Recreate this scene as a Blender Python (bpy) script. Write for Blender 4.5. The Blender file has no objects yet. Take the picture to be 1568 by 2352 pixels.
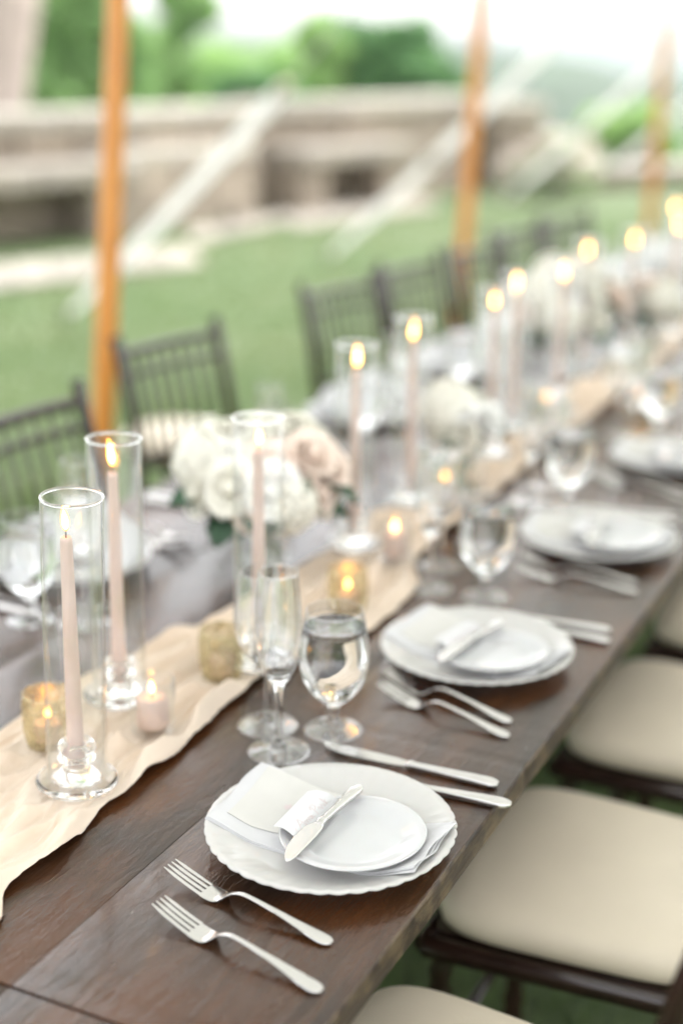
import bpy, bmesh, math, random
from math import sin, cos, pi, radians, sqrt, atan2, exp
from mathutils import Vector, Matrix, noise, Quaternion

random.seed(7)
scene = bpy.context.scene
COL = scene.collection

# ------------------------------------------------------------------ camera
CAM = Vector((0.0, 0.0, 1.60))
PITCH, ROLL, YAW = radians(18.0), radians(0.5), radians(25.8)
FW = Vector((cos(PITCH) * cos(YAW), cos(PITCH) * sin(YAW), -sin(PITCH)))
_rt = Vector((sin(YAW), -cos(YAW), 0))
_up = _rt.cross(FW)
RT = _rt * cos(ROLL) + _up * sin(ROLL)
UP = _up * cos(ROLL) - _rt * sin(ROLL)
cd = bpy.data.cameras.new('camera')
cam = bpy.data.objects.new('camera', cd)
COL.objects.link(cam)
cam.matrix_world = Matrix(((RT.x, UP.x, -FW.x, CAM.x), (RT.y, UP.y, -FW.y, CAM.y), (RT.z, UP.z, -FW.z, CAM.z), (0, 0, 0, 1)))
cd.sensor_fit = 'VERTICAL'
cd.sensor_height = 36.0
cd.sensor_width = 24.0
cd.lens = 50.0
cd.clip_start = 0.05
cd.clip_end = 20000
cd.dof.use_dof = True
cd.dof.focus_distance = 1.54
cd.dof.aperture_fstop = 1.35
scene.camera = cam

# ------------------------------------------------------------------ sky, sun, exposure
SUN_AZ, SUN_EL = radians(-25), radians(60)
world = bpy.data.worlds.new('World')
scene.world = world
world.use_nodes = True
wn, wl = world.node_tree.nodes, world.node_tree.links
wn.clear()
sky = wn.new('ShaderNodeTexSky')
sky.sky_type = 'NISHITA'
sky.sun_disc = False
sky.sun_elevation = SUN_EL
sky.sun_rotation = pi / 2 - SUN_AZ
sky.air_density = 1.0
sky.dust_density = 3.0
hsv = wn.new('ShaderNodeHueSaturation')
hsv.inputs['Saturation'].default_value = 0.07
hsv.inputs['Value'].default_value = 1.0
bg = wn.new('ShaderNodeBackground')
bg.inputs['Strength'].default_value = 0.15
wo = wn.new('ShaderNodeOutputWorld')
wl.new(sky.outputs[0], hsv.inputs['Color'])
wl.new(hsv.outputs[0], bg.inputs['Color'])
wl.new(bg.outputs[0], wo.inputs['Surface'])
sd = bpy.data.lights.new('sun', 'SUN')
sd.energy = 0.55
sd.angle = radians(40)
sd.color = (1.0, 0.965, 0.92)
sun = bpy.data.objects.new('sun', sd)
COL.objects.link(sun)
sdir = Vector((cos(SUN_EL) * cos(SUN_AZ), cos(SUN_EL) * sin(SUN_AZ), sin(SUN_EL)))
sun.rotation_euler = sdir.to_track_quat('Z', 'Y').to_euler()
sun.location = sdir * 30
vs = scene.view_settings
vs.view_transform = 'Standard'
vs.look = 'None'
vs.exposure = 2.2
vs.gamma = 1.0
vs.use_curve_mapping = False
cy = scene.cycles
cy.use_denoising = True
cy.max_bounces = 12
cy.transmission_bounces = 10
cy.transparent_max_bounces = 24
cy.glossy_bounces = 4
cy.diffuse_bounces = 3
cy.volume_bounces = 0
cy.sample_clamp_indirect = 5.0
cy.caustics_reflective = False
cy.caustics_refractive = True
cy.blur_glossy = 0.6

# ------------------------------------------------------------------ pixel -> place helpers (photo at 1568 x 2352)
FPX = 50.0 / 36.0 * 2352


def ray(u, v):
    return FW * FPX + RT * (u - 784) - UP * (v - 1176)


def P(u, v, z):
    d = ray(u, v)
    return CAM + d * ((z - CAM.z) / d.z)


def PY(u, v, y):
    d = ray(u, v)
    return CAM + d * ((y - CAM.y) / d.y)


def PD(u, v, dist):
    d = ray(u, v)
    return CAM + d * (dist / FPX)


# ------------------------------------------------------------------ materials
def nodemat(name):
    m = bpy.data.materials.new(name)
    m.use_nodes = True
    nt = m.node_tree
    return m, nt, nt.nodes['Principled BSDF'], nt.nodes, nt.links


def setp(b, **k):
    names = dict(color='Base Color', rough='Roughness', metal='Metallic', spec='Specular IOR Level', trans='Transmission Weight',
                 ior='IOR', coat='Coat Weight', coatrough='Coat Roughness', sss='Subsurface Weight', sssr='Subsurface Radius',
                 ssss='Subsurface Scale', sheen='Sheen Weight', alpha='Alpha', emit='Emission Color', emits='Emission Strength')
    for kk, v in k.items():
        if kk in ('color', 'emit') and len(v) == 3:
            v = (*v, 1)
        b.inputs[names[kk]].default_value = v


def coords(N, L, scale=(1, 1, 1), space='Object', rot=(0, 0, 0)):
    tc = N.new('ShaderNodeTexCoord')
    mp = N.new('ShaderNodeMapping')
    mp.inputs['Scale'].default_value = scale
    mp.inputs['Rotation'].default_value = rot
    L.new(tc.outputs[space], mp.inputs['Vector'])
    return mp.outputs[0]


def noise_node(N, L, vec, scale, detail=4, rough=0.55, dist=0.0):
    n = N.new('ShaderNodeTexNoise')
    n.inputs['Scale'].default_value = scale
    n.inputs['Detail'].default_value = detail
    n.inputs['Roughness'].default_value = rough
    n.inputs['Distortion'].default_value = dist
    if vec is not None:
        L.new(vec, n.inputs['Vector'])
    return n.outputs['Fac']


def ramp(N, L, fac, stops):
    r = N.new('ShaderNodeValToRGB')
    e = r.color_ramp.elements
    while len(e) < len(stops):
        e.new(0.5)
    for i, (p, c) in enumerate(stops):
        e[i].position = p
        e[i].color = (*c, 1) if len(c) == 3 else c
    L.new(fac, r.inputs[0])
    return r.outputs[0]


def mixc(N, L, fac, a, b, mode='MIX'):
    m = N.new('ShaderNodeMix')
    m.data_type = 'RGBA'
    m.blend_type = mode
    for sock, v in ((m.inputs[0], fac), (m.inputs[6], a), (m.inputs[7], b)):
        if hasattr(v, 'is_linked'):
            L.new(v, sock)
        else:
            sock.default_value = v if not isinstance(v, tuple) else (*v, 1)[:4]
    return m.outputs[2]


def bump(N, L, height, strength, dist, base=None):
    b = N.new('ShaderNodeBump')
    b.inputs['Strength'].default_value = strength
    b.inputs['Distance'].default_value = dist
    L.new(height, b.inputs['Height'])
    if base is not None:
        L.new(base, b.inputs['Normal'])
    return b.outputs[0]


def math_node(N, L, op, a, b=None):
    m = N.new('ShaderNodeMath')
    m.operation = op
    for i, v in enumerate((a, b)):
        if v is None:
            continue
        if hasattr(v, 'is_linked'):
            L.new(v, m.inputs[i])
        else:
            m.inputs[i].default_value = v
    return m.outputs[0]


def simple(name, color, rough=0.5, var=0.12, scale=8.0, bumps=0.0, bscale=60.0, **k):
    m, nt, b, N, L = nodemat(name)
    v = coords(N, L)
    f = noise_node(N, L, v, scale)
    lo = tuple(c * (1 - var) for c in color)
    hi = tuple(min(1, c * (1 + var)) for c in color)
    L.new(ramp(N, L, f, [(0.3, lo), (0.7, hi)]), b.inputs['Base Color'])
    setp(b, rough=rough, **k)
    if bumps:
        L.new(bump(N, L, noise_node(N, L, v, bscale, 5), bumps, 0.01), b.inputs['Normal'])
    return m


M = {}


def table_wood():
    m, nt, b, N, L = nodemat('dark_walnut_varnish')
    v = coords(N, L)
    vx = coords(N, L, (1.6, 14, 14))
    vfx = coords(N, L, (9, 120, 120))
    blot = noise_node(N, L, coords(N, L, (2.2, 5, 5)), 1.6, 3, 0.5, 0.6)
    grain = noise_node(N, L, vx, 3.0, 6, 0.6, 0.8)
    fine = noise_node(N, L, vfx, 2.0, 4, 0.6)
    base = ramp(N, L, grain, [(0.28, (0.012, 0.0058, 0.0032)), (0.5, (0.032, 0.0145, 0.0068)), (0.75, (0.060, 0.0255, 0.0105))])
    red = ramp(N, L, blot, [(0.42, (0, 0, 0)), (0.66, (0.55, 0.55, 0.55))])
    base = mixc(N, L, red, base, (0.120, 0.041, 0.0125))
    # small knocks and specks where the varnish is chipped
    vo = N.new('ShaderNodeTexVoronoi')
    vo.inputs['Scale'].default_value = 11
    L.new(coords(N, L, (1, 2.2, 1)), vo.inputs['Vector'])
    speck = ramp(N, L, vo.outputs['Distance'], [(0.022, (1, 1, 1)), (0.045, (0, 0, 0))])
    base = mixc(N, L, speck, base, (0.10, 0.085, 0.07))
    L.new(base, b.inputs['Base Color'])
    rg = ramp(N, L, noise_node(N, L, coords(N, L, (3, 7, 7)), 2.2, 4), [(0.3, (0.13,) * 3), (0.7, (0.29,) * 3)])
    L.new(rg, b.inputs['Roughness'])
    setp(b, spec=0.5, coat=0.28, coatrough=0.12)
    h = math_node(N, L, 'MULTIPLY', fine, 0.35)
    h = math_node(N, L, 'ADD', h, math_node(N, L, 'MULTIPLY', noise_node(N, L, coords(N, L, (14, 42, 40)), 2.0, 5, 0.6, 0.5), 0.9))
    h2 = noise_node(N, L, coords(N, L, (1.1, 3.2, 3)), 2.0, 2)
    n1 = bump(N, L, h2, 0.22, 0.02)
    L.new(bump(N, L, h, 0.5, 0.0042, n1), b.inputs['Normal'])
    return m


M['wood'] = table_wood()


def edge_wood():
    m, nt, b, N, L = nodemat('worn_table_edge')
    grain = noise_node(N, L, coords(N, L, (5, 60, 60)), 2.0, 5, 0.65)
    wear = noise_node(N, L, coords(N, L, (9, 14, 14)), 2.2, 5, 0.7)
    dark = ramp(N, L, grain, [(0.3, (0.012, 0.007, 0.004)), (0.7, (0.05, 0.027, 0.014))])
    f = ramp(N, L, wear, [(0.46, (0, 0, 0)), (0.60, (1, 1, 1))])
    L.new(mixc(N, L, f, dark, (0.115, 0.078, 0.042)), b.inputs['Base Color'])
    setp(b, rough=0.42)
    L.new(bump(N, L, grain, 0.5, 0.006), b.inputs['Normal'])
    return m


M['edge'] = edge_wood()
M['mahogany'] = simple('mahogany_lacquer', (0.022, 0.010, 0.007), 0.22, 0.35, 20, coat=0.6)
M['ivory'] = simple('ivory_vinyl', (0.74, 0.655, 0.515), 0.42, 0.04, 5, 0.12, 260)


def porcelain(name, col):
    m, nt, b, N, L = nodemat(name)
    v = coords(N, L)
    f = noise_node(N, L, v, 6)
    L.new(ramp(N, L, f, [(0.3, tuple(c * 0.985 for c in col)), (0.7, col)]), b.inputs['Base Color'])
    setp(b, rough=0.16, coat=0.3, coatrough=0.06, sss=0.06, ssss=0.01)
    return m


M['plate'] = porcelain('ivory_porcelain', (0.575, 0.565, 0.545))
M['bread_plate'] = porcelain('white_porcelain', (0.59, 0.595, 0.60))


def cloth(name, col, weave, strength, trans=0.0, crinkle=0.0):
    m, nt, b, N, L = nodemat(name)
    v = coords(N, L, (weave, weave, weave))
    w1 = N.new('ShaderNodeTexWave')
    w1.inputs['Scale'].default_value = 1.0
    w1.inputs['Distortion'].default_value = 1.5
    L.new(v, w1.inputs['Vector'])
    w2 = N.new('ShaderNodeTexWave')
    w2.bands_direction = 'Y'
    w2.inputs['Scale'].default_value = 1.0
    w2.inputs['Distortion'].default_value = 1.5
    L.new(v, w2.inputs['Vector'])
    h = math_node(N, L, 'ADD', w1.outputs['Fac'], w2.outputs['Fac'])
    f = noise_node(N, L, coords(N, L), 14, 5)
    L.new(ramp(N, L, f, [(0.3, tuple(c * 0.93 for c in col)), (0.7, col)]), b.inputs['Base Color'])
    setp(b, rough=0.85, sheen=0.2, spec=0.2)
    base_n = None
    if crinkle:
        base_n = bump(N, L, noise_node(N, L, coords(N, L, (70, 210, 120)), 1.0, 7, 0.75, 1.5), crinkle, 0.006)
    L.new(bump(N, L, h, strength, 0.001, base_n), b.inputs['Normal'])
    if trans:
        tr = N.new('ShaderNodeBsdfTranslucent')
        tr.inputs['Color'].default_value = (*col, 1)
        mx = N.new('ShaderNodeMixShader')
        mx.inputs[0].default_value = trans
        out = N['Material Output']
        L.new(b.outputs[0], mx.inputs[1])
        L.new(tr.outputs[0], mx.inputs[2])
        L.new(mx.outputs[0], out.inputs['Surface'])
    return m


M['napkin'] = cloth('white_linen', (0.65, 0.65, 0.66), 1500, 0.15)
M['runner'] = cloth('peach_gauze', (0.94, 0.785, 0.635), 900, 0.4, 0.0, 0.22)
M['menu'] = simple('cream_card_stock', (0.62, 0.61, 0.58), 0.7, 0.02, 30)
M['paper'] = simple('white_card_stock', (0.67, 0.67, 0.68), 0.7, 0.02, 30)
M['ink'] = simple('pale_rose_ink', (0.64, 0.555, 0.555), 0.8, 0.05, 30)


def steel():
    m, nt, b, N, L = nodemat('polished_steel')
    v = coords(N, L, (6, 60, 60))
    f = noise_node(N, L, v, 3)
    L.new(ramp(N, L, f, [(0.3, (0.16,) * 3), (0.7, (0.24,) * 3)]), b.inputs['Roughness'])
    setp(b, color=(0.66, 0.645, 0.63), metal=1.0)
    return m


M['steel'] = steel()


def solid_glass(name, col, ior=1.47, rough=0.0):
    m, nt, b, N, L = nodemat(name)
    setp(b, color=col, trans=1.0, ior=ior, rough=rough)
    f = noise_node(N, L, coords(N, L), 40)
    L.new(ramp(N, L, f, [(0.3, (rough,) * 3), (0.8, (rough + 0.012,) * 3)]), b.inputs['Roughness'])
    return m


M['glass'] = solid_glass('clear_crystal', (0.985, 0.99, 0.99))
M['water'] = solid_glass('water', (0.99, 0.995, 0.995), 1.33)
M['wine'] = solid_glass('pale_wine', (0.97, 0.93, 0.72), 1.33)


def thin_glass(name, tint, refl, rough=0.02, ior=1.5):
    m, nt, b, N, L = nodemat(name)
    N.remove(b)
    tr = N.new('ShaderNodeBsdfTransparent')
    tr.inputs['Color'].default_value = (*tint, 1)
    gl = N.new('ShaderNodeBsdfGlossy')
    gl.inputs['Roughness'].default_value = rough
    gl.inputs['Color'].default_value = (*refl, 1)
    fr = N.new('ShaderNodeFresnel')
    # the same reflectance from either side of the thin wall
    geo = N.new('ShaderNodeNewGeometry')
    L.new(math_node(N, L, 'SUBTRACT', ior, math_node(N, L, 'MULTIPLY', geo.outputs['Backfacing'], ior - 1 / ior)), fr.inputs['IOR'])
    f = noise_node(N, L, coords(N, L), 30)
    L.new(bump(N, L, f, 0.05, 0.002), gl.inputs['Normal'])
    mx = N.new('ShaderNodeMixShader')
    L.new(fr.outputs[0], mx.inputs[0])
    L.new(tr.outputs[0], mx.inputs[1])
    L.new(gl.outputs[0], mx.inputs[2])
    L.new(mx.outputs[0], N['Material Output'].inputs['Surface'])
    return m


M['tube'] = thin_glass('thin_clear_glass', (0.992, 0.995, 0.992), (0.97, 0.97, 0.97))
M['stemware'] = thin_glass('thin_crystal', (0.985, 0.988, 0.988), (1.0, 1.0, 1.0), 0.01, 2.1)
M['votive_clear'] = thin_glass('votive_clear_glass', (0.985, 0.988, 0.985), (0.95, 0.95, 0.95))


def mercury():
    m, nt, b, N, L = nodemat('gold_mercury_glass')
    f = noise_node(N, L, coords(N, L), 70, 6, 0.7)
    L.new(ramp(N, L, f, [(0.40, (0.70, 0.60, 0.36)), (0.62, (0.86, 0.81, 0.66))]), b.inputs['Base Color'])
    setp(b, metal=0.8, rough=0.38)
    tr = N.new('ShaderNodeBsdfTransparent')
    tr.inputs['Color'].default_value = (0.985, 0.97, 0.90, 1)
    mx = N.new('ShaderNodeMixShader')
    L.new(ramp(N, L, f, [(0.38, (0.42,) * 3), (0.56, (0.86,) * 3)]), mx.inputs[0])
    L.new(b.outputs[0], mx.inputs[1])
    L.new(tr.outputs[0], mx.inputs[2])
    L.new(mx.outputs[0], N['Material Output'].inputs['Surface'])
    return m


M['mercury'] = mercury()


def wax():
    m, nt, b, N, L = nodemat('dusty_rose_wax')
    f = noise_node(N, L, coords(N, L), 25)
    L.new(ramp(N, L, f, [(0.3, (0.66, 0.50, 0.43)), (0.7, (0.72, 0.56, 0.485))]), b.inputs['Base Color'])
    setp(b, rough=0.4, sss=0.15, sssr=(1.0, 0.5, 0.3), ssss=0.006)
    return m


M['wax'] = wax()
M['wick'] = simple('charred_wick', (0.012, 0.010, 0.009), 0.9)


def flame(name, col, strength, mix):
    m, nt, b, N, L = nodemat(name)
    N.remove(b)
    em = N.new('ShaderNodeEmission')
    v = coords(N, L, (1, 1, 1), 'Generated')
    sp = N.new('ShaderNodeSeparateXYZ')
    L.new(v, sp.inputs[0])
    c = ramp(N, L, sp.outputs[2], [(0.0, tuple(x * 0.35 for x in col)), (0.3, col), (1.0, col)])
    L.new(c, em.inputs['Color'])
    em.inputs['Strength'].default_value = strength
    tr = N.new('ShaderNodeBsdfTransparent')
    mx = N.new('ShaderNodeMixShader')
    mx.inputs[0].default_value = mix
    L.new(tr.outputs[0], mx.inputs[1])
    L.new(em.outputs[0], mx.inputs[2])
    L.new(mx.outputs[0], N['Material Output'].inputs['Surface'])
    return m


M['flame_core'] = flame('flame_core', (1.0, 0.46, 0.115), 11.0, 0.92)
M['flame_edge'] = flame('flame_edge', (1.0, 0.36, 0.045), 2.6, 0.5)
M['rose_cream'] = simple('cream_petal', (0.93, 0.91, 0.81), 0.6, 0.05, 30)
M['rose_white'] = simple('white_petal', (0.94, 0.935, 0.90), 0.6, 0.04, 30)
M['rose_blush'] = simple('blush_petal', (0.93, 0.78, 0.68), 0.6, 0.08, 30)
M['leaf'] = simple('glossy_rose_leaf', (0.022, 0.075, 0.030), 0.4, 0.3, 40)
M['stem'] = simple('cut_stem', (0.08, 0.14, 0.05), 0.6, 0.2, 40)


def pole_wood():
    m, nt, b, N, L = nodemat('varnished_pine_pole')
    g = noise_node(N, L, coords(N, L, (26, 26, 1.4)), 2.5, 5, 0.6, 0.6)
    L.new(ramp(N, L, g, [(0.3, (0.55, 0.19, 0.018)), (0.7, (0.74, 0.31, 0.045))]), b.inputs['Base Color'])
    setp(b, rough=0.35, coat=0.3, coatrough=0.15)
    return m


M['pole'] = pole_wood()
M['strap'] = cloth('white_webbing', (0.86, 0.85, 0.84), 500, 0.3, 0.45)
M['sailcloth'] = cloth('white_sailcloth', (0.80, 0.795, 0.78), 300, 0.2, 0.36)
M['rope'] = simple('white_rope', (0.72, 0.70, 0.66), 0.8, 0.08, 90)
M['ratchet'] = simple('ratchet_metal', (0.36, 0.31, 0.24), 0.4, 0.2, 30, metal=0.7)
M['iron'] = simple('stake_iron', (0.12, 0.11, 0.10), 0.6, 0.2, 30)


def stone(name, a, bcol, scale=2.2):
    m, nt, b, N, L = nodemat(name)
    info = N.new('ShaderNodeObjectInfo')
    f = noise_node(N, L, coords(N, L), scale, 6, 0.62)
    c = ramp(N, L, f, [(0.28, a), (0.72, bcol)])
    rv = ramp(N, L, info.outputs['Random'], [(0.0, (0.78, 0.76, 0.74)), (1.0, (1.08, 1.05, 1.0))])
    c = mixc(N, L, 1.0, c, rv, 'MULTIPLY')
    moss = ramp(N, L, noise_node(N, L, coords(N, L), 1.1, 4), [(0.55, (0, 0, 0)), (0.75, (0.45,) * 3)])
    c = mixc(N, L, moss, c, (0.20, 0.17, 0.09))
    L.new(c, b.inputs['Base Color'])
    setp(b, rough=0.9)
    L.new(bump(N, L, noise_node(N, L, coords(N, L), 14, 6), 0.5, 0.03), b.inputs['Normal'])
    return m


M['stone'] = stone('weathered_limestone', (0.31, 0.26, 0.215), (0.47, 0.41, 0.35))
M['coping'] = stone('pale_coping_stone', (0.38, 0.36, 0.32), (0.50, 0.475, 0.435))
M['slab'] = stone('pale_flagstone', (0.29, 0.265, 0.235), (0.38, 0.355, 0.32))
M['mortar'] = simple('old_mortar', (0.17, 0.145, 0.11), 0.95, 0.3, 6)
M['bark_pale'] = simple('pale_bark', (0.40, 0.33, 0.29), 0.9, 0.25, 5, 0.6, 18)
M['bark'] = simple('brown_bark', (0.09, 0.07, 0.05), 0.9, 0.3, 8, 0.6, 18)


def foliage(name, a, bcol):
    m, nt, b, N, L = nodemat(name)
    f = noise_node(N, L, coords(N, L), 0.9, 4)
    L.new(ramp(N, L, f, [(0.35, a), (0.66, bcol)]), b.inputs['Base Color'])
    setp(b, rough=0.6, spec=0.25)
    tr = N.new('ShaderNodeBsdfTranslucent')
    tr.inputs['Color'].default_value = (bcol[0] * 1.3, bcol[1] * 1.4, bcol[2], 1)
    mx = N.new('ShaderNodeMixShader')
    mx.inputs[0].default_value = 0.42
    L.new(b.outputs[0], mx.inputs[1])
    L.new(tr.outputs[0], mx.inputs[2])
    L.new(mx.outputs[0], N['Material Output'].inputs['Surface'])
    return m


M['fol_mid'] = foliage('mid_green_leaves', (0.17, 0.29, 0.13), (0.33, 0.47, 0.24))
M['fol_dark'] = foliage('dark_green_leaves', (0.10, 0.20, 0.115), (0.20, 0.34, 0.18))
M['fol_light'] = foliage('light_green_leaves', (0.22, 0.35, 0.15), (0.38, 0.52, 0.26))
M['blossom'] = simple('pale_pink_blossom', (0.75, 0.66, 0.62), 0.7, 0.1, 10)


def lawn_mat():
    m, nt, b, N, L = nodemat('lawn_turf')
    v = coords(N, L)
    f = noise_node(N, L, v, 0.7, 4)
    f2 = noise_node(N, L, v, 26, 5, 0.7)
    f3 = noise_node(N, L, v, 3.2, 5, 0.6)
    c = ramp(N, L, f, [(0.3, (0.105, 0.165, 0.075)), (0.7, (0.20, 0.235, 0.14))])
    c = mixc(N, L, ramp(N, L, f3, [(0.45, (0, 0, 0)), (0.75, (0.6,) * 3)]), c, (0.235, 0.225, 0.125))
    c = mixc(N, L, ramp(N, L, f2, [(0.3, (0.55,) * 3), (0.7, (0.0,) * 3)]), c, (0.095, 0.14, 0.07))
    L.new(c, b.inputs['Base Color'])
    setp(b, rough=0.85, spec=0.15)
    L.new(bump(N, L, f2, 0.9, 0.03), b.inputs['Normal'])
    return m


M['lawn'] = lawn_mat()
M['blade'] = foliage('grass_blades', (0.085, 0.145, 0.06), (0.185, 0.235, 0.12))
M['hill'] = simple('wooded_hillside', (0.045, 0.072, 0.040), 0.95, 0.5, 0.02)
M['far_hill'] = simple('far_wooded_ridge', (0.05, 0.08, 0.05), 0.95, 0.3, 0.004)


# ------------------------------------------------------------------ mesh helpers
def make_mesh(name, verts, faces, mat=None, smooth=True, angle=None):
    me = bpy.data.meshes.new(name)
    me.from_pydata([tuple(v) for v in verts], [], faces)
    me.validate()
    bm = bmesh.new()
    bm.from_mesh(me)
    bmesh.ops.recalc_face_normals(bm, faces=bm.faces)
    bm.to_mesh(me)
    bm.free()
    if smooth:
        me.shade_smooth()
        if angle:
            me.set_sharp_from_angle(angle=radians(angle))
    if mat:
        me.materials.append(M[mat])
    return me


def add(name, me, parent=None, loc=(0, 0, 0), rot=None, scale=None):
    o = bpy.data.objects.new(name, me)
    COL.objects.link(o)
    o.location = loc
    if rot is not None:
        o.rotation_euler = rot
    if scale is not None:
        o.scale = scale
    if parent is not None:
        o.parent = parent
    return o


def tag(o, label=None, cat=None, group=None, kind=None):
    for k, v in (('label', label), ('category', cat), ('group', group), ('kind', kind)):
        if v:
            o[k] = v
    return o


def empty(name, loc=(0, 0, 0), rot=(0, 0, 0)):
    o = bpy.data.objects.new(name, None)
    COL.objects.link(o)
    o.location = loc
    o.rotation_euler = rot
    o.empty_display_size = 0.05
    return o


def copy_tree(o, parent=None):
    c = o.copy()
    COL.objects.link(c)
    if parent is not None:
        c.parent = parent
    for ch in list(o.children):
        copy_tree(ch, c)
    return c


def lathe(profile, n=48, wob=None):
    verts, faces, rings = [], [], []
    for (r, z) in profile:
        if r < 1e-6:
            rings.append([len(verts)])
            verts.append((0, 0, z))
        else:
            s = len(verts)
            for i in range(n):
                a = 2 * pi * i / n
                rr, zz = (r, z) if wob is None else wob(r, z, a)
                verts.append((rr * cos(a), rr * sin(a), zz))
            rings.append(list(range(s, s + n)))
    for a, b in zip(rings, rings[1:]):
        if len(a) == 1 and len(b) == 1:
            continue
        for i in range(n):
            j = (i + 1) % n
            if len(a) == 1:
                faces.append((a[0], b[i], b[j]))
            elif len(b) == 1:
                faces.append((a[i], a[j], b[0]))
            else:
                faces.append((a[i], a[j], b[j], b[i]))
    return verts, faces


def smooth_profile(pts, sub=5):
    """Catmull-Rom through (r, z) points."""
    out = []
    n = len(pts)
    for i in range(n - 1):
        p0, p1, p2, p3 = pts[max(i - 1, 0)], pts[i], pts[i + 1], pts[min(i + 2, n - 1)]
        for k in range(sub):
            t = k / sub
            q = []
            for d in range(len(p1)):
                a, b, c, e = p0[d], p1[d], p2[d], p3[d]
                q.append(0.5 * (2 * b + (c - a) * t + (2 * a - 5 * b + 4 * c - e) * t * t + (3 * b - a - 3 * c + e) * t ** 3))
            q[0] = max(q[0], 0)
            out.append(tuple(q))
    out.append(tuple(pts[-1]))
    return out


def box(cx, cy, cz, sx, sy, sz):
    v = [(cx + dx * sx / 2, cy + dy * sy / 2, cz + dz * sz / 2) for dz in (-1, 1) for dy in (-1, 1) for dx in (-1, 1)]
    f = [(0, 2, 3, 1), (4, 5, 7, 6), (0, 1, 5, 4), (2, 6, 7, 3), (0, 4, 6, 2), (1, 3, 7, 5)]
    return v, f


def merge(*vf):
    V, F = [], []
    for v, f in vf:
        o = len(V)
        V += list(v)
        F += [tuple(i + o for i in ff) for ff in f]
    return V, F


def bevelled(name, vf, mat, width=0.004, seg=2, angle=40):
    me = make_mesh(name, *vf, mat=mat, smooth=False)
    bm = bmesh.new()
    bm.from_mesh(me)
    bmesh.ops.bevel(bm, geom=[e for e in bm.edges], offset=width, segments=seg, affect='EDGES', profile=0.5)
    bm.to_mesh(me)
    bm.free()
    me.shade_smooth()
    me.set_sharp_from_angle(angle=radians(angle))
    return me


def loft(sections, closed_caps=True):
    V, F = [], []
    n = len(sections[0])
    for s in sections:
        V += [tuple(p) for p in s]
    for i in range(len(sections) - 1):
        for j in range(n):
            k = (j + 1) % n
            F.append((i * n + j, i * n + k, (i + 1) * n + k, (i + 1) * n + j))
    if closed_caps:
        F.append(tuple(range(n))[::-1])
        F.append(tuple((len(sections) - 1) * n + j for j in range(n)))
    return V, F


def tube(pts, radii, n=10):
    pts = [Vector(p) for p in pts]
    if not hasattr(radii, '__len__'):
        radii = [radii] * len(pts)
    secs = []
    ref = None
    for i, p in enumerate(pts):
        d = (pts[min(i + 1, len(pts) - 1)] - pts[max(i - 1, 0)]).normalized()
        if ref is None:
            ref = d.orthogonal().normalized()
        ref = (ref - d * ref.dot(d)).normalized()
        b = d.cross(ref)
        secs.append([p + (ref * cos(2 * pi * k / n) + b * sin(2 * pi * k / n)) * radii[i] for k in range(n)])
    return loft(secs)


def ribbon(pts, widths, thick, side):
    """flat strip along pts; `side` is the width direction."""
    secs = []
    pts = [Vector(p) for p in pts]
    for i, p in enumerate(pts):
        d = (pts[min(i + 1, len(pts) - 1)] - pts[max(i - 1, 0)]).normalized()
        s = (Vector(side) - d * Vector(side).dot(d)).normalized()
        nrm = d.cross(s)
        width = widths[i]
        secs.append([p + s * width / 2 + nrm * thick / 2, p - s * width / 2 + nrm * thick / 2, p - s * width / 2 - nrm * thick / 2, p + s * width / 2 - nrm * thick / 2])
    return loft(secs)


def sheet(nx, ny, fn, thick=0.0008):
    """closed thin slab over fn(s, t) -> (x, y, z)"""
    V, F = [], []
    top = [[fn(i / nx, j / ny) for j in range(ny + 1)] for i in range(nx + 1)]
    for dz in (0, -thick):
        for i in range(nx + 1):
            for j in range(ny + 1):
                x, y, z = top[i][j]
                V.append((x, y, z + dz))
    m = (nx + 1) * (ny + 1)
    ix = lambda i, j: i * (ny + 1) + j
    for i in range(nx):
        for j in range(ny):
            F.append((ix(i, j), ix(i + 1, j), ix(i + 1, j + 1), ix(i, j + 1)))
            F.append((m + ix(i, j), m + ix(i, j + 1), m + ix(i + 1, j + 1), m + ix(i + 1, j)))
    for i in range(nx):
        F.append((ix(i, 0), m + ix(i, 0), m + ix(i + 1, 0), ix(i + 1, 0)))
        F.append((ix(i, ny), ix(i + 1, ny), m + ix(i + 1, ny), m + ix(i, ny)))
    for j in range(ny):
        F.append((ix(0, j), ix(0, j + 1), m + ix(0, j + 1), m + ix(0, j)))
        F.append((ix(nx, j), m + ix(nx, j), m + ix(nx, j + 1), ix(nx, j + 1)))
    return V, F


ORD = ['first', 'second', 'third', 'fourth', 'fifth', 'sixth', 'seventh', 'eighth', 'ninth', 'tenth', 'eleventh', 'twelfth', 'thirteenth', 'fourteenth']
T = 0.76            # table top
E0 = 0.477          # table edge on the cushion side
TW = 1.06           # table width
SEAM = 0.886        # joint between two tables

# ================================================================== SETTING
# ground: one sheet, flat terrace that falls away beyond the parapet
def terrain_z(x, y):
    # distance outside the terrace, measured beyond the parapet line
    d = max(0.0, (y - 8.6) + 0.30 * (x - 10.0)) if x > -20 else max(0.0, y - 8.6)
    d = max(d, x - 24.0)
    if d <= 0:
        return 0.0
    return -0.5 * d * (d / (d + 6.0)) if d < 60 else -27.3 - 42 * (1 - exp(-(d - 60) / 220.0))


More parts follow.
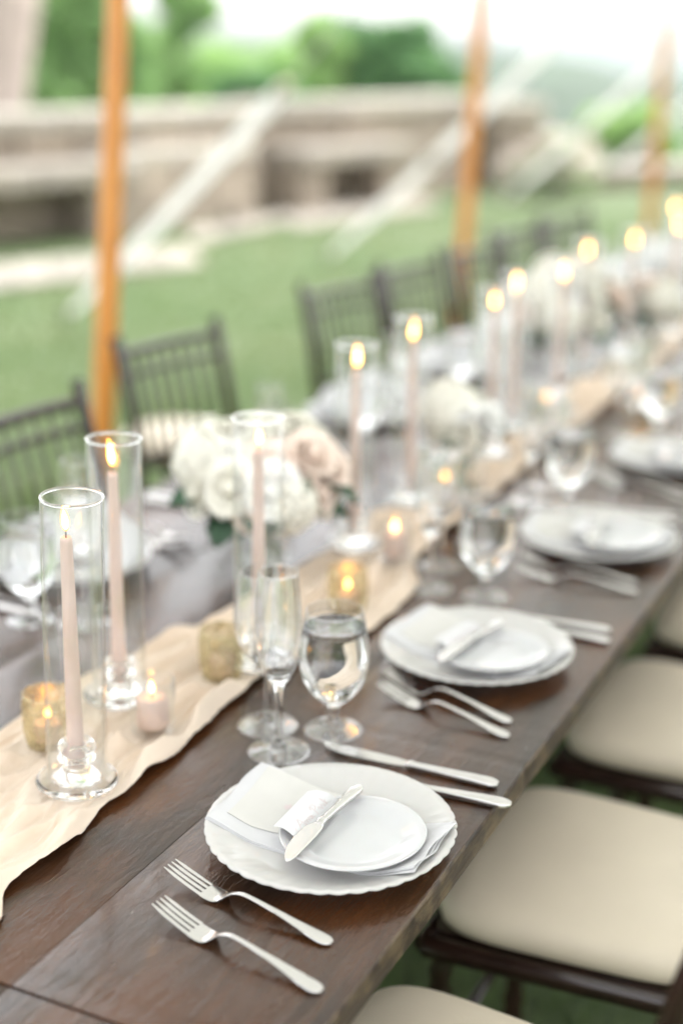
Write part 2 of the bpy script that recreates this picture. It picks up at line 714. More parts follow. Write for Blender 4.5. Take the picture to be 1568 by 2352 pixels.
V, F = [], []
radii = [0.0] + [0.8 * 1.17 ** k for k in range(58)]
radii = [r for r in radii if r < 6200]
NS = 120
for k, r in enumerate(radii[1:]):
    for i in range(NS):
        a = 2 * pi * i / NS
        x, y = 8 + r * cos(a), 3 + r * sin(a)
        V.append((x, y, terrain_z(x, y)))
c0 = len(V)
V.append((8, 3, 0))
for i in range(NS):
    F.append((c0, i, (i + 1) % NS))
for k in range(len(radii) - 2):
    for i in range(NS):
        j = (i + 1) % NS
        F.append((k * NS + i, (k + 1) * NS + i, (k + 1) * NS + j, k * NS + j))
lawn = add('lawn', make_mesh('lawn', V, F, 'lawn'))
tag(lawn, 'bright green mown lawn running up to the stone parapet', 'lawn', kind='structure')


def ridge(name, az0, az1, dist, depth, top_fn, base, mat, label, n=70, m=10):
    V, F = [], []
    for i in range(n + 1):
        az = az0 + (az1 - az0) * i / n
        for j in range(m + 1):
            t = j / m
            d = dist + depth * t
            prof = sin(pi * min(1.0, t * 1.0)) ** 0.8
            top = top_fn(az)
            z = base + (top - base) * prof + noise.noise(Vector((d * 0.006, az * 25, 3))) * 5 * prof
            V.append((d * cos(az), d * sin(az), z))
    for i in range(n):
        for j in range(m):
            a = i * (m + 1) + j
            F.append((a, a + m + 1, a + m + 2, a + 1))
    return tag(add(name, make_mesh(name, V, F, mat)), label, 'hills', kind='structure')


def az_of(u):
    d = ray(u, 117)
    return atan2(d.y, d.x)


def hill_top(az):
    # descends towards the valley on the open side
    t = (az - az_of(1480)) / (az_of(1150) - az_of(1480))
    t = max(-0.6, min(1.6, t))
    return -8 + 12 * t - 3 * max(0, t - 1)


ridge('hills', radians(-12), radians(40), 520, 620, hill_top, -72, 'hill', 'wooded grey-green hillside across the valley beyond the parapet')
ridge('hills', radians(-25), radians(65), 3600, 1500, lambda az: 30 + 18 * noise.noise(Vector((az * 9, 0, 0))), -75, 'far_hill', 'pale blue ridge along the horizon behind the wooded hillside')

# ------------------------------------------------------------------ flagstone pads in front of the benches
def flag_pad(corners, nx, ny, label):
    a, b, c, d = [Vector(q) for q in corners]
    root = tag(empty('stone_paving', (a + b + c + d) / 4), label, 'paving', kind='structure')
    o = (a + b + c + d) / 4
    bed, bf = [], []
    for q in (a, b, c, d):
        bed.append(Vector((q.x, q.y, 0.012)) - Vector((o.x, o.y, 0)))
    root.location = (o.x, o.y, 0)
    add('bed', make_mesh('paving_bed', bed, [(0, 1, 2, 3)], 'mortar', False), root)
    rnd = random.Random(len(label))
    for i in range(nx):
        for j in range(ny):
            def q(s, t):
                p = (a * (1 - s) + b * s) * (1 - t) + (d * (1 - s) + c * s) * t
                return p - o
            g = 0.012
            s0, s1, t0, t1 = i / nx + g / nx, (i + 1) / nx - g / nx, j / ny + g / ny, (j + 1) / ny - g / ny
            off = rnd.uniform(-0.08, 0.08)
            ps = [q(s0, t0), q(s1, t0), q(s1, t1), q(s0, t1)]
            z = 0.045 + rnd.uniform(-0.006, 0.006)
            v = [(p.x, p.y, 0.006) for p in ps] + [(p.x, p.y, z) for p in ps]
            f = [(0, 3, 2, 1), (4, 5, 6, 7), (0, 1, 5, 4), (1, 2, 6, 5), (2, 3, 7, 6), (3, 0, 4, 7)]
            add('flagstone', bevelled('flagstone', (v, f), 'slab', 0.01, 1), root)
    return root


flag_pad([P(-160, 690, 0), P(470, 612, 0), P(430, 575, 0), P(-160, 632, 0)], 7, 2, 'pale flagstone pad in front of the bench by the pale trunk')
flag_pad([P(680, 530, 0), P(1010, 482, 0), P(960, 458, 0), P(640, 494, 0)], 5, 2, 'pale flagstone pad in front of the bench by the parapet corner')
flag_pad([P(440, 566, 0), P(680, 512, 0), P(660, 497, 0), P(430, 540, 0)], 4, 1, 'narrow flagstone strip along the parapet foot between the two benches')

# ------------------------------------------------------------------ parapet of rough stones
stone_meshes = []
for k in range(7):
    rr = random.Random(50 + k)
    bm = bmesh.new()
    bmesh.ops.create_cube(bm, size=1.0)
    for vtx in bm.verts:
        vtx.co += Vector((rr.uniform(-0.05, 0.05), rr.uniform(-0.06, 0.06), rr.uniform(-0.05, 0.05)))
    bmesh.ops.bevel(bm, geom=list(bm.edges), offset=0.05, segments=1, affect='EDGES')
    me = bpy.data.meshes.new('stone')
    bm.to_mesh(me)
    bm.free()
    me.materials.append(M['stone'])
    stone_meshes.append(me)


def wall_run(root, p, q, height, thick, rng, cap=True, stone_len=0.55, courses=4, cap_h=0.15, over=0.10):
    """courses of stones on the terrace face of a straight run p->q; thickness lies on the far side"""
    p, q = Vector((p[0], p[1], 0)), Vector((q[0], q[1], 0))
    d = (q - p)
    Ln = d.length
    d.normalize()
    nrm = Vector((-d.y, d.x, 0))
    if nrm.dot(Vector((p.x, p.y, 0))) < 0:
        nrm = -nrm
    ang = atan2(d.y, d.x)
    mid = (p + q) / 2 + nrm * (thick / 2 + 0.03)
    hh = height - (cap_h if cap else 0)
    core = add('core', make_mesh('wall_core', *box(0, 0, hh / 2, Ln - 0.02, thick - 0.06, hh - 0.01), mat='mortar', smooth=False), root, mid, (0, 0, ang))
    z = 0.0
    ch = hh / courses
    for c in range(courses):
        x = -rng.uniform(0, stone_len * 0.5)
        while x < Ln:
            w = stone_len * rng.uniform(0.7, 1.35)
            x0, x1 = max(x, 0), min(x + w, Ln)
            if x1 - x0 > 0.08:
                ctr = p + d * ((x0 + x1) / 2) + nrm * (0.09 + rng.uniform(-0.02, 0.02)) + Vector((0, 0, z + ch / 2))
                add('stone', rng.choice(stone_meshes), root, ctr, (0, 0, ang), ((x1 - x0) - 0.022, 0.22, ch - 0.022))
            x += w
        z += ch
    if cap:
        x = 0
        while x < Ln - 0.02:
            w = min(rng.uniform(0.9, 1.3), Ln - x)
            if Ln - x - w < 0.4:
                w = Ln - x
            ctr = p + d * (x + w / 2) + nrm * (thick / 2) + Vector((0, 0, height - cap_h / 2))
            v, f = box(0, 0, 0, w - 0.012, thick + 2 * over, cap_h - 0.004)
            add('coping_stone', bevelled('coping_stone', (v, f), 'coping', 0.02, 1), root, ctr, (0, 0, ang))
            x += w


rng = random.Random(3)
W0 = P(-420, 600, 0)
W1 = P(250, 532, 0)
W2 = P(620, 486, 0)
W3 = P(1000, 446, 0)
W4 = P(1128, 436, 0)
W5 = P(1236, 431, 0)
par = tag(empty('stone_parapet', (0, 0, 0)), 'long rough limestone parapet with pale coping between lawn and trees', 'wall')
H = 1.07
wall_run(par, W0, W1, H, 0.5, rng)
wall_run(par, W1, W2, H, 0.5, rng)
wall_run(par, W2, W3, H + 0.03, 0.5, rng)
W4b = W4 + Vector((0.5, 0.35, 0))
wall_run(par, W3, W4b, H + 0.03, 0.5, rng)
pier = tag(empty('stone_pier', (0, 0, 0)), 'squat limestone pier ending the parapet beside the blossoming shrub', 'pier')
wall_run(pier, W4, W5, H - 0.04, 0.75, rng, stone_len=0.42)


def stone_bench(p, q, seat_z, label, back=0.05):
    p, q = Vector((p[0], p[1], 0)), Vector((q[0], q[1], 0))
    d = (q - p)
    Ln = d.length
    d.normalize()
    nrm = Vector((d.y, -d.x, 0))
    if nrm.dot(CAM - p) < 0:
        nrm = -nrm
    ang = atan2(d.y, d.x)
    root = tag(empty('stone_bench', (p + q) / 2 + nrm * 0.33, (0, 0, ang)), label, 'bench')
    n = max(2, round(Ln / 1.6))
    for i in range(n):
        w = Ln / n
        add('seat_slab', bevelled('seat_slab', box(0, 0, 0, w - 0.012, 0.62, 0.17), 'slab', 0.02, 1), root, (-Ln / 2 + w * (i + 0.5), 0, seat_z - 0.085))
    for s in ([-0.5, 0.5] if n < 3 else [-0.5, 0.0, 0.5]):
        for k in range(3):
            add('support_stone', random.choice(stone_meshes), root, (s * (Ln - 0.5), 0.02, (seat_z - 0.17) * (k + 0.5) / 3), None, (0.42, 0.46, (seat_z - 0.17) / 3 - 0.01))
    return root


stone_bench(P(-260, 583, 0), P(232, 533, 0), 0.66, 'stone slab bench against the parapet by the pale trunk')
stone_bench(P(600, 488, 0), P(850, 460, 0), 0.66, 'stone slab bench against the parapet by its far corner')
# protruding base courses between the benches
ped = tag(empty('stone_ledge', (0, 0, 0)), 'stepped limestone ledge at the parapet foot between the two benches', 'ledge')
wall_run(ped, P(262, 545, 0), P(590, 503, 0), 0.74, 0.4, rng, cap=True, courses=3, cap_h=0.14, over=0.02)
kerb = tag(empty('stone_kerb', (0, 0, 0)), 'low pale stone kerb at the lawn edge past the blossoming shrub', 'kerb')
wall_run(kerb, P(1300, 436, 0), P(1660, 424, 0), 0.26, 0.4, rng, cap=True, courses=1, cap_h=0.1, stone_len=0.6)


# ------------------------------------------------------------------ trees
def leaf_cloud(rng, blobs, n, size):
    V, F = [], []
    tot = sum(b[3] * b[4] * b[5] for b in blobs)
    for b in blobs:
        cnt = int(n * b[3] * b[4] * b[5] / tot) + 5
        for _ in range(cnt):
            while True:
                q = Vector((rng.uniform(-1, 1), rng.uniform(-1, 1), rng.uniform(-1, 1)))
                if 0.25 < q.length < 1:
                    break
            if rng.random() < 0.5:
                q = q.normalized() * rng.uniform(0.75, 1.05)
            c = Vector((b[0] + q.x * b[3], b[1] + q.y * b[4], b[2] + q.z * b[5]))
            s = size * rng.uniform(0.6, 1.4)
            ax = Vector((rng.gauss(0, 1), rng.gauss(0, 1), rng.gauss(0, 1))).normalized()
            bx = ax.orthogonal().normalized()
            by = ax.cross(bx)
            o = len(V)
            V += [c - bx * s, c + by * s * 0.45, c + bx * s, c - by * s * 0.45]
            F.append((o, o + 1, o + 2, o + 3))
    return V, F


def tree(pos, height, crown_r, label, mat, seed, n=6500, airy=False, bark='bark', trunk_r=0.16, leaf=0.11, name='garden_tree', crown_base=0.3, cat='tree', group='trees beyond the parapet'):
    rng = random.Random(seed)
    root = tag(empty(name, pos), label, cat, group)
    pts = [(0, 0, -0.3)]
    k = 7
    for i in range(1, k + 1):
        t = i / k
        pts.append((rng.uniform(-0.12, 0.12) * height * 0.12, rng.uniform(-0.12, 0.12) * height * 0.12, height * 0.86 * t))
    parts = [tube(pts, [trunk_r * (1.25 - 1.05 * i / k) for i in range(k + 1)], 9)]
    blobs = []
    nb = 9 if airy else 13
    for i in range(nb):
        a = rng.uniform(0, 2 * pi)
        hz = height * (crown_base + (0.93 - crown_base) * (i + 0.5) / nb)
        rr = crown_r * (0.75 if i < nb * 0.7 else 0.42) * rng.uniform(0.55, 1.0)
        e = Vector((cos(a) * rr, sin(a) * rr, hz))
        br = crown_r * rng.uniform(0.30, 0.48) * (0.72 if airy else 1.0)
        blobs.append((e.x, e.y, e.z, br, br, br * 0.8))
        t0 = Vector((0, 0, hz * 0.7))
        m = t0.lerp(e, 0.5) + Vector((0, 0, 0.12 * height * rng.random()))
        parts.append(tube([t0, m, e], [trunk_r * 0.4, trunk_r * 0.25, trunk_r * 0.08], 6))
    blobs.append((0, 0, height * 0.93, crown_r * 0.3, crown_r * 0.3, height * 0.08))
    if not airy:
        blobs.append((0, 0, height * (crown_base + 0.97) / 2, crown_r * 0.6, crown_r * 0.6, height * (0.9 - crown_base) / 2.2))
    add('trunk', make_mesh('trunk', *merge(*parts), mat=bark), root)
    V, F = leaf_cloud(rng, blobs, int(n * (0.45 if airy else 1)), leaf)
    add('crown', make_mesh('crown', V, F, mat, smooth=False), root)
    return root


def tree_at(u, dist, top_v, crown_w_px, label, mat, seed, **k):
    top = PD(u, top_v, dist)
    gz = terrain_z(top.x, top.y)
    cr = crown_w_px / 2 * dist / FPX
    return tree((top.x, top.y, gz), top.z - gz, cr, label, mat, seed, **k)


tree_at(165, 19, -150, 330, 'dense mid-green tree behind the parapet beside the pale trunk', 'fol_mid', 11, n=9000)
tree_at(20, 30, -260, 420, 'tall green tree behind the pale trunk', 'fol_mid', 21, n=6000)
tree_at(400, 23, -60, 330, 'loose airy tree with sky showing through its branches', 'fol_mid', 12, airy=True, leaf=0.10)
tree_at(480, 27, 95, 420, 'low light-green tree under the airy crown behind the parapet', 'fol_light', 13, n=8000)
tree_at(330, 30, 60, 420, 'mid-green tree behind the airy crown', 'fol_mid', 22, n=7000)
tree_at(650, 31, 92, 330, 'small light-green tree in the dip of the tree line', 'fol_light', 14, n=7000)
tree_at(735, 24, 25, 190, 'slim pointed light-green tree in the tree line', 'fol_light', 15, n=4000, crown_base=0.2)
tree_at(835, 25, 55, 330, 'rounded dark-green tree next to the slim pointed one', 'fol_dark', 16, n=8500)
tree_at(965, 24, 45, 260, 'tall blue-green tree ending the tree line towards the valley', 'fol_dark', 17, n=8500)
tree_at(905, 34, 48, 300, 'light-green tree peeping out behind the dark ones', 'fol_light', 18, n=5000)
tree_at(560, 20, 165, 300, 'low dark-green bush tree close behind the parapet', 'fol_dark', 19, n=6000)
tree_at(1040, 27, 170, 150, 'small light-green tree at the pier end of the tree line', 'fol_light', 23, n=4000)
tree_at(1455, 24, 275, 260, 'bright green shrub tree below the terrace past the kerb', 'fol_light', 20, n=6000)
tree_at(1330, 60, 330, 300, 'dark green tree on the slope between pier and bright shrub', 'fol_dark', 24, n=3500, leaf=0.2)
tree_at(1195, 45, 300, 220, 'dark green tree on the slope directly behind the pier', 'fol_dark', 25, n=3500, leaf=0.2)

# big pale trunk behind the parapet
tb = PD(0, 262, 14.2)
tp = PD(30, -10, 14.2)
root = tag(empty('old_tree', (tb.x, tb.y, terrain_z(tb.x, tb.y) - 0.1)), 'old tree with a thick pale pinkish trunk behind the parapet', 'tree')
dv = (tp - tb) / (tp.z - tb.z) * 0.8
dv.z = 1.0
z0 = root.location.z
prs = []
for z in (z0 - 0.2, z0 + 0.6, 0.9, 1.6, 2.6, 3.6, 5.0, 7.0, 9.5):
    q = tb + dv * (z - tb.z)
    prs.append(((q.x - tb.x, q.y - tb.y, z - z0), 0.24 + 0.06 * max(0, z - 0.9) * (1 if z < 3 else 0.2) + (0.12 if z < z0 + 0.3 else 0)))
add('trunk', make_mesh('trunk', *tube([p for p, r in prs], [min(r, 0.36) for p, r in prs], 16), mat='bark_pale'), root)
rg = random.Random(5)
lv, lf = leaf_cloud(rg, [(rg.uniform(-2.5, 2), rg.uniform(-1.5, 2.5), 10.6 - z0 + rg.uniform(-.3, 2.0), 1.4, 1.4, 0.9) for _ in range(10)], 6000, 0.12)
add('crown', make_mesh('crown', lv, lf, 'fol_mid', smooth=False), root)
top = Vector(prs[-1][0])
lim = [tube([top - Vector((0, 0, 0.8)), top + Vector((cos(a) * 0.9, sin(a) * 0.9, 0.8)), top + Vector((cos(a) * 2.0, sin(a) * 2.0, 1.9))], [0.2, 0.12, 0.04], 8) for a in (0.4, 1.9, 3.3, 4.9)]
add('limbs', make_mesh('limbs', *merge(*lim), mat='bark_pale'), root)

# blossoming shrub at the pier
sp = P(1262, 452, 0)
root = tag(empty('flowering_shrub', (sp.x, sp.y, 0)), 'low shrub thick with pale pink and white blossom by the pier', 'shrub')
rg = random.Random(8)
bl = [(rg.uniform(-0.45, 0.45), rg.uniform(-0.35, 0.35), rg.uniform(0.2, 0.55), 0.22, 0.22, 0.18) for _ in range(9)]
add('foliage', make_mesh('foliage', *leaf_cloud(rg, bl, 1500, 0.05), mat='fol_light', smooth=False), root)
add('blossom', make_mesh('blossom', *leaf_cloud(rg, [(b[0], b[1], b[2] + 0.05, b[3] * 1.1, b[4] * 1.1, b[5]) for b in bl], 2600, 0.045), mat='blossom', smooth=False), root)
add('stem', make_mesh('stem', *merge(*[tube([(0, 0, 0), (b[0] * 0.5, b[1] * 0.5, b[2] * 0.6), (b[0], b[1], b[2])], [0.012, 0.008, 0.004], 5) for b in bl]), mat='bark'), root)

# grass blades: short turf, dense where it is seen closely
rg = random.Random(31)
V, F = [], []


def blade(x, y, h, w):
    a = rg.uniform(0, 2 * pi)
    lean = rg.uniform(0.1, 0.6) * h
    la = rg.uniform(0, 2 * pi)
    z = 0.0
    o = len(V)
    V.extend([(x - cos(a) * w, y - sin(a) * w, z), (x + cos(a) * w, y + sin(a) * w, z),
              (x + cos(a) * w * 0.6 + cos(la) * lean * 0.4, y + sin(a) * w * 0.6 + sin(la) * lean * 0.4, z + h * 0.6),
              (x - cos(a) * w * 0.6 + cos(la) * lean * 0.4, y - sin(a) * w * 0.6 + sin(la) * lean * 0.4, z + h * 0.6),
              (x + cos(la) * lean, y + sin(la) * lean, z + h)])
    F.extend([(o, o + 1, o + 2, o + 3), (o + 3, o + 2, o + 4)])


for _ in range(42000):
    blade(rg.uniform(0.6, 5.2), rg.uniform(-0.6, 1.4), rg.uniform(0.025, 0.06), 0.0025)
for _ in range(60000):
    t = rg.random() ** 1.6
    x = 1.5 + 13 * t
    y = rg.uniform(1.5, 2.0 + 0.62 * x)
    if y > 9.0 - 0.30 * x + 2.0:
        continue
    blade(x, y, rg.uniform(0.03, 0.06), 0.004)
tag(add('grass', make_mesh('grass', V, F, 'blade', smooth=False)), 'short green grass blades of the lawn around tables and chairs', 'grass', kind='stuff')

# ================================================================== TENT POLES AND GUY STRAPS
pole_px = [((238, 960), (272, 0)), ((1056, 690), (1100, 95)), ((1492, 500), (1532, 40))]
PYL = 2.3
poles = []
for i, (a, b) in enumerate(pole_px):
    qa, qb = PY(*a, PYL), PY(*b, PYL)
    s = (qb - qa) / (qb.z - qa.z)
    poles.append((qa - s * qa.z, qa + s * (2.42 - qa.z)))
for k in (12.75, 16.1):
    poles.append((Vector((k, PYL, 0)), Vector((k + 0.05, PYL, 2.42))))
plab = ['orange varnished tent pole rising behind the first two lawn-side chairs', 'orange varnished tent pole second along the lawn side of the table',
        'orange varnished tent pole third along the lawn side of the table', 'orange varnished tent pole fourth along the lawn side', 'orange varnished tent pole fifth along the lawn side']
for i, (b, t) in enumerate(poles):
    root = tag(empty('tent_pole', (b.x, b.y, 0)), plab[i], 'pole', 'wooden tent poles along the lawn')
    d = t - b
    r = 0.031
    add('shaft', make_mesh('shaft', *tube([d * k for k in (0.008, 0.3, 0.7, 0.985)], [r, r * 1.04, r, r * 0.96], 20), mat='pole', angle=50), root)
    add('foot_plate', make_mesh('foot_plate', *lathe([(0, 0.0), (0.075, 0.0), (0.075, 0.012), (0.045, 0.02), (0, 0.02)], 20), mat='iron', angle=40), root)
    add('pin', make_mesh('pin', *tube([d * 0.97, d + Vector((0, 0, 0.10))], 0.009, 10), mat='ratchet', angle=40), root)
stakes = [P(150, 740, 0), P(750, 600, 0), P(1150, 470, 0), Vector((18.2, 5.2, 0))]
slab = ['white webbing guy strap crossing the bench view to the second tent pole', 'white webbing guy strap running up to the third tent pole',
        'white webbing guy strap running up to the fourth tent pole', 'white webbing guy strap running up to the fifth tent pole']
for i, S in enumerate(stakes):
    top = poles[i + 1][1]
    S = Vector((S.x, S.y, 0.02))
    root = tag(empty('guy_strap', S), slab[i], 'strap', 'white guy straps staked in the lawn')
    d = top - S
    side = d.cross((S + d * 0.4) - CAM)
    k = 0.60 if i == 0 else 0.86
    add('webbing', make_mesh('webbing', *ribbon([d * t + Vector((0, 0, -0.05 * sin(pi * t))) for t in [0.02 + (k - 0.02) * j / 12 for j in range(13)]], [0.030, 0.055, 0.078] + [0.082] * 10, 0.003, side), mat='strap', angle=40), root)
    add('rope', make_mesh('rope', *tube([d * t + Vector((0, 0, -0.05 * sin(pi * t))) for t in (k - 0.01, (k + 1) / 2, 1.0)], 0.006, 8), mat='rope'), root)
    kk = k if i == 0 else 0.36
    q = d * kk
    rt = (d.normalized(), )
    ang = d.to_track_quat('Z', 'Y').to_euler()
    add('ratchet', bevelled('ratchet', box(0, 0, 0, 0.055, 0.04, 0.10), 'ratchet', 0.008, 2), root, q + Vector((0, 0, -0.05 * sin(pi * kk))), ang)
    st = tag(add('ground_stake', make_mesh('ground_stake', *lathe([(0, -0.2), (0.011, -0.18), (0.012, 0.09), (0.02, 0.092), (0.02, 0.106), (0, 0.108)], 12), mat='iron', angle=40), None, (S.x, S.y, 0)),
             ['iron tent stake holding the strap to the second pole', 'iron tent stake holding the strap to the third pole', 'iron tent stake holding the strap to the fourth pole', 'iron tent stake holding the strap to the fifth pole'][i], 'stake', 'tent stakes in the lawn')

# white sailcloth canopy carried by the poles, out over the tables
V, F = [], []
CX0, CX1 = poles[0][1].x - 3.6, 17.5
TOPX = [t.x for _, t in poles] + [poles[0][1].x - 3.2 * k for k in (1, 2, 3, 4)]
nx_, ny_ = 110, 30
for i in range(nx_ + 1):
    x = CX0 + (CX1 - CX0) * i / nx_
    near_p = min(abs(x - q) for q in TOPX)
    sag = 0.22 * sin(pi / 2 * min(1.0, near_p / 1.5)) ** 1.5
    for j in range(ny_ + 1):
        t = j / ny_
        y = PYL - 5.4 * t
        rise = 1.3 * sin(pi * t) ** 1.15
        V.append((x, y + 0.16 * sin(pi / 2 * min(1.0, near_p / 1.5)) * (-1 if t < 0.03 else 0), 2.45 + rise - sag * exp(-t * 6) - sag * exp(-(1 - t) * 6)))
for i in range(nx_):
    for j in range(ny_):
        a = i * (ny_ + 1) + j
        F.append((a, a + 1, a + ny_ + 2, a + ny_ + 1))
can = tag(empty('tent_canopy', (0, 0, 0)), 'white sailcloth tent canopy stretched over the tables on wooden poles', 'tent')
add('sailcloth', make_mesh('sailcloth', V, F, 'sailcloth'), can)
for t0 in (0.0, 1.0):
    j = 0 if t0 == 0 else ny_
    edge = [Vector(V[i * (ny_ + 1) + j]) - Vector((0, 0, 0.012)) for i in range(nx_ + 1)]
    add('edge_rope', make_mesh('edge_rope', *tube(edge, 0.011, 8), mat='rope'), can)

# ================================================================== TABLES
def build_table(x0, x1, label, seed):
    rg = random.Random(seed)
    L_ = x1 - x0 - 0.004
    root = tag(empty('farm_table', ((x0 + x1) / 2, E0 + TW / 2, 0)), label, 'table', 'farm tables set end to end')
    th = 0.031
    bounds = [0.0, 0.293, 0.293 + 0.236, 0.293 + 0.472, TW]
    for bi in range(4):
        y0, y1 = bounds[bi] + 0.0003, bounds[bi + 1] - 0.0003
        if bi == 0:
            y0 = 0
        nx, ny = 240, 6
        rr = 0.004
        V, F = [], []
        # cross-section of the board: rounded top edges
        outer = 0.0055 if bi in (0, 3) else 0.0016
        sec = []
        for (yy, sgn) in ((y0, 1), (y1, -1)):
            r = outer if ((bi == 0 and sgn == 1) or (bi == 3 and sgn == -1)) else 0.0006
            arc = [(yy + sgn * r * (1 - sin(pi / 2 * k / 3)), T - r * (1 - cos(pi / 2 * k / 3))) for k in range(4)]
            sec.append(arc)
        prof = [(y0, T - th)] + sec[0][::-1] + sec[1] + [(y1, T - th)]
        secs = []
        for i in range(nx + 1):
            x = -L_ / 2 + L_ * i / nx
            cut = 0.0
            pts = []
            wob = noise.noise(Vector((x * 6, bi * 3 + seed, 0))) * 0.0018
            n2 = noise.noise(Vector((x * 38, seed, 4.0)))
            chip = max(0.0, n2 - 0.42) * 0.020
            for kq, (yy, zz) in enumerate(prof):
                dz = 0.0
                dy = 0.0
                if bi == 0 and kq <= 4:
                    dy = wob + (chip if kq >= 1 else chip * 0.4) + noise.noise(Vector((x * 90, kq * 2.0, seed))) * 0.0006
                    dz = -chip * 0.5 if kq >= 1 else 0.0
                pts.append((x, yy - TW / 2 + dy, zz + dz))
            secs.append(pts)
        V, F = loft(secs)
        me = make_mesh('board', V, F, None, True, 35)
        me.materials.append(M['wood'])
        me.materials.append(M['edge'])
        for p in me.polygons:
            c = p.center
            if bi == 0 and p.normal.y < -0.6 or bi == 3 and p.normal.y > 0.6:
                p.material_index = 1
        add('board', me, root)
    ap = 0.115
    for sy in (-1, 1):
        add('apron', bevelled('apron', box(0, sy * (TW / 2 - 0.13), T - th - 0.003 - ap / 2, L_ - 0.36, 0.028, ap), 'wood', 0.003, 1), root)
        add('apron', bevelled('apron', box(sy * (L_ / 2 - 0.165), 0, T - th - 0.003 - ap / 2, 0.028, TW - 0.36, ap), 'wood', 0.003, 1), root)
    for sx in (-1, 1):
        for sy in (-1, 1):
            s0, s1 = 0.042, 0.03
            secs = [[(sx * (L_ / 2 - 0.165) + a * s, sy * (TW / 2 - 0.13) + b * s, z) for a, b in ((-1, -1), (1, -1), (1, 1), (-1, 1))] for s, z in ((s1, 0), (s0 * 0.95, 0.5), (s0, T - th - 0.004))]
            add('leg', make_mesh('leg', *loft(secs), mat='wood', smooth=False), root)
    return root


TL = 2.44
build_table(SEAM - TL, SEAM, 'dark farm table before the seam, mostly bare brown boards', 1)
build_table(SEAM, SEAM + TL, 'dark glossy farm table carrying the first place settings after the seam', 2)
build_table(SEAM + TL, SEAM + 2 * TL, 'dark farm table joined on after the first settings, under tall candles', 3)
build_table(SEAM + 2 * TL, SEAM + 3 * TL, 'dark farm table last in the row towards the valley', 4)

# ------------------------------------------------------------------ runner
ry0 = [(0.2, 0.86), (0.75, 0.86), (0.90, 0.838), (0.955, 0.838), (1.01, 0.873), (1.08, 0.866), (1.2, 0.873), (1.36, 0.871), (1.58, 0.894), (1.70, 0.86), (1.83, 0.82), (1.95, 0.827), (2.2, 0.895), (2.6, 0.90), (3.1, 0.915), (3.7, 0.90), (4.4, 0.92), (5.2, 0.905), (6.2, 0.91), (7.4, 0.90)]
ry1 = [(0.2, 1.12), (0.8, 1.14), (1.28, 1.106), (1.41, 1.116), (1.57, 1.078), (1.73, 1.06), (1.95, 1.05), (2.4, 1.045), (3.0, 1.03), (3.8, 1.06), (4.6, 1.035), (5.5, 1.06), (7.4, 1.05)]


def interp(tab, x):
    for (a, b), (c, d) in zip(tab, tab[1:]):
        if x <= c:
            t = max(0, min(1, (x - a) / (c - a)))
            t = t * t * (3 - 2 * t)
            return b + (d - b) * t
    return tab[-1][1]


def runner_fn(s, t):
    x = 0.3 + 6.6 * s ** 1.35
    a, b = interp(ry0, x), interp(ry1, x)
    nn = (noise.noise(Vector((x * 16, 0.0, 1.7))) * 0.010 + noise.noise(Vector((x * 70, 0.0, 5.7))) * 0.0025 + noise.noise(Vector((x * 230, 0.0, 2.7))) * 0.0012) * (1 - t)
    y = a + nn + (b - a) * t
    # long soft folds, wandering with x
    ph = 2.2 * noise.noise(Vector((x * 1.7, 2.0, 0))) + 1.3 * noise.noise(Vector((x * 4.1, 5.0, 0)))
    wv = noise.noise(Vector((x * 3.3, t * 2.0, 7.0)))
    fold = (0.5 + 0.5 * sin(t * 25 + ph * 3.8 + x * 2.5)) ** 2.2
    fold2 = (1 - abs(sin(0.5 * (t * 52 - ph * 4.6 + 3.5 * wv)))) ** 1.5
    fold3 = (1 - abs(sin(0.5 * (t * 96 + ph * 7.0 + x * 14.0 + 5 * wv)))) ** 1.4
    big = noise.noise(Vector((x * 5.5, y * 9, 0.5)))
    amp = 0.55 + 0.75 * max(0.0, noise.noise(Vector((x * 2.6, t * 3, 9.0))) + 0.35)
    z = 0.0022 + amp * (0.0170 * fold + 0.0110 * fold2 + 0.0045 * fold3) + 0.006 * max(0.0, big)
    y += 0.004 * noise.noise(Vector((x * 7, t * 6, 4.0)))
    z += 0.0012 * noise.noise(Vector((x * 60, y * 60, 3)))
    # rolled selvedge
    z += 0.011 * exp(-((t - 0.035) / 0.030) ** 2) * (0.7 + noise.noise(Vector((x * 9, 1, 1))))
    press = 0.0
    for (px_, py_, pr_) in STAND:
        dd = sqrt((x - px_) ** 2 + (y - py_) ** 2)
        if dd < pr_ * 1.7:
            press = max(press, 1.0 if dd < pr_ else 1 - (dd - pr_) / (pr_ * 0.7))
    z = z * (1 - press) + min(z, 0.0088) * press
    return (x, y, T + max(0.0018, z))


RT_Z = T + 0.010

# ================================================================== TABLEWARE BUILDERS
MESH = {}
NSC = 42


def plate_wob(r, z, a):
    k = max(0.0, (r - 0.085) / 0.055)
    s = abs(sin(a * NSC / 2)) ** 0.7
    s2 = 0.5 + 0.5 * cos(a * NSC)
    w = (s - 0.6) * (0.0015 + 0.0006 * sin(a * 5 + 1)) * k ** 3
    return r + w, z + (s2 - 0.5) * 0.0006 * k ** 3


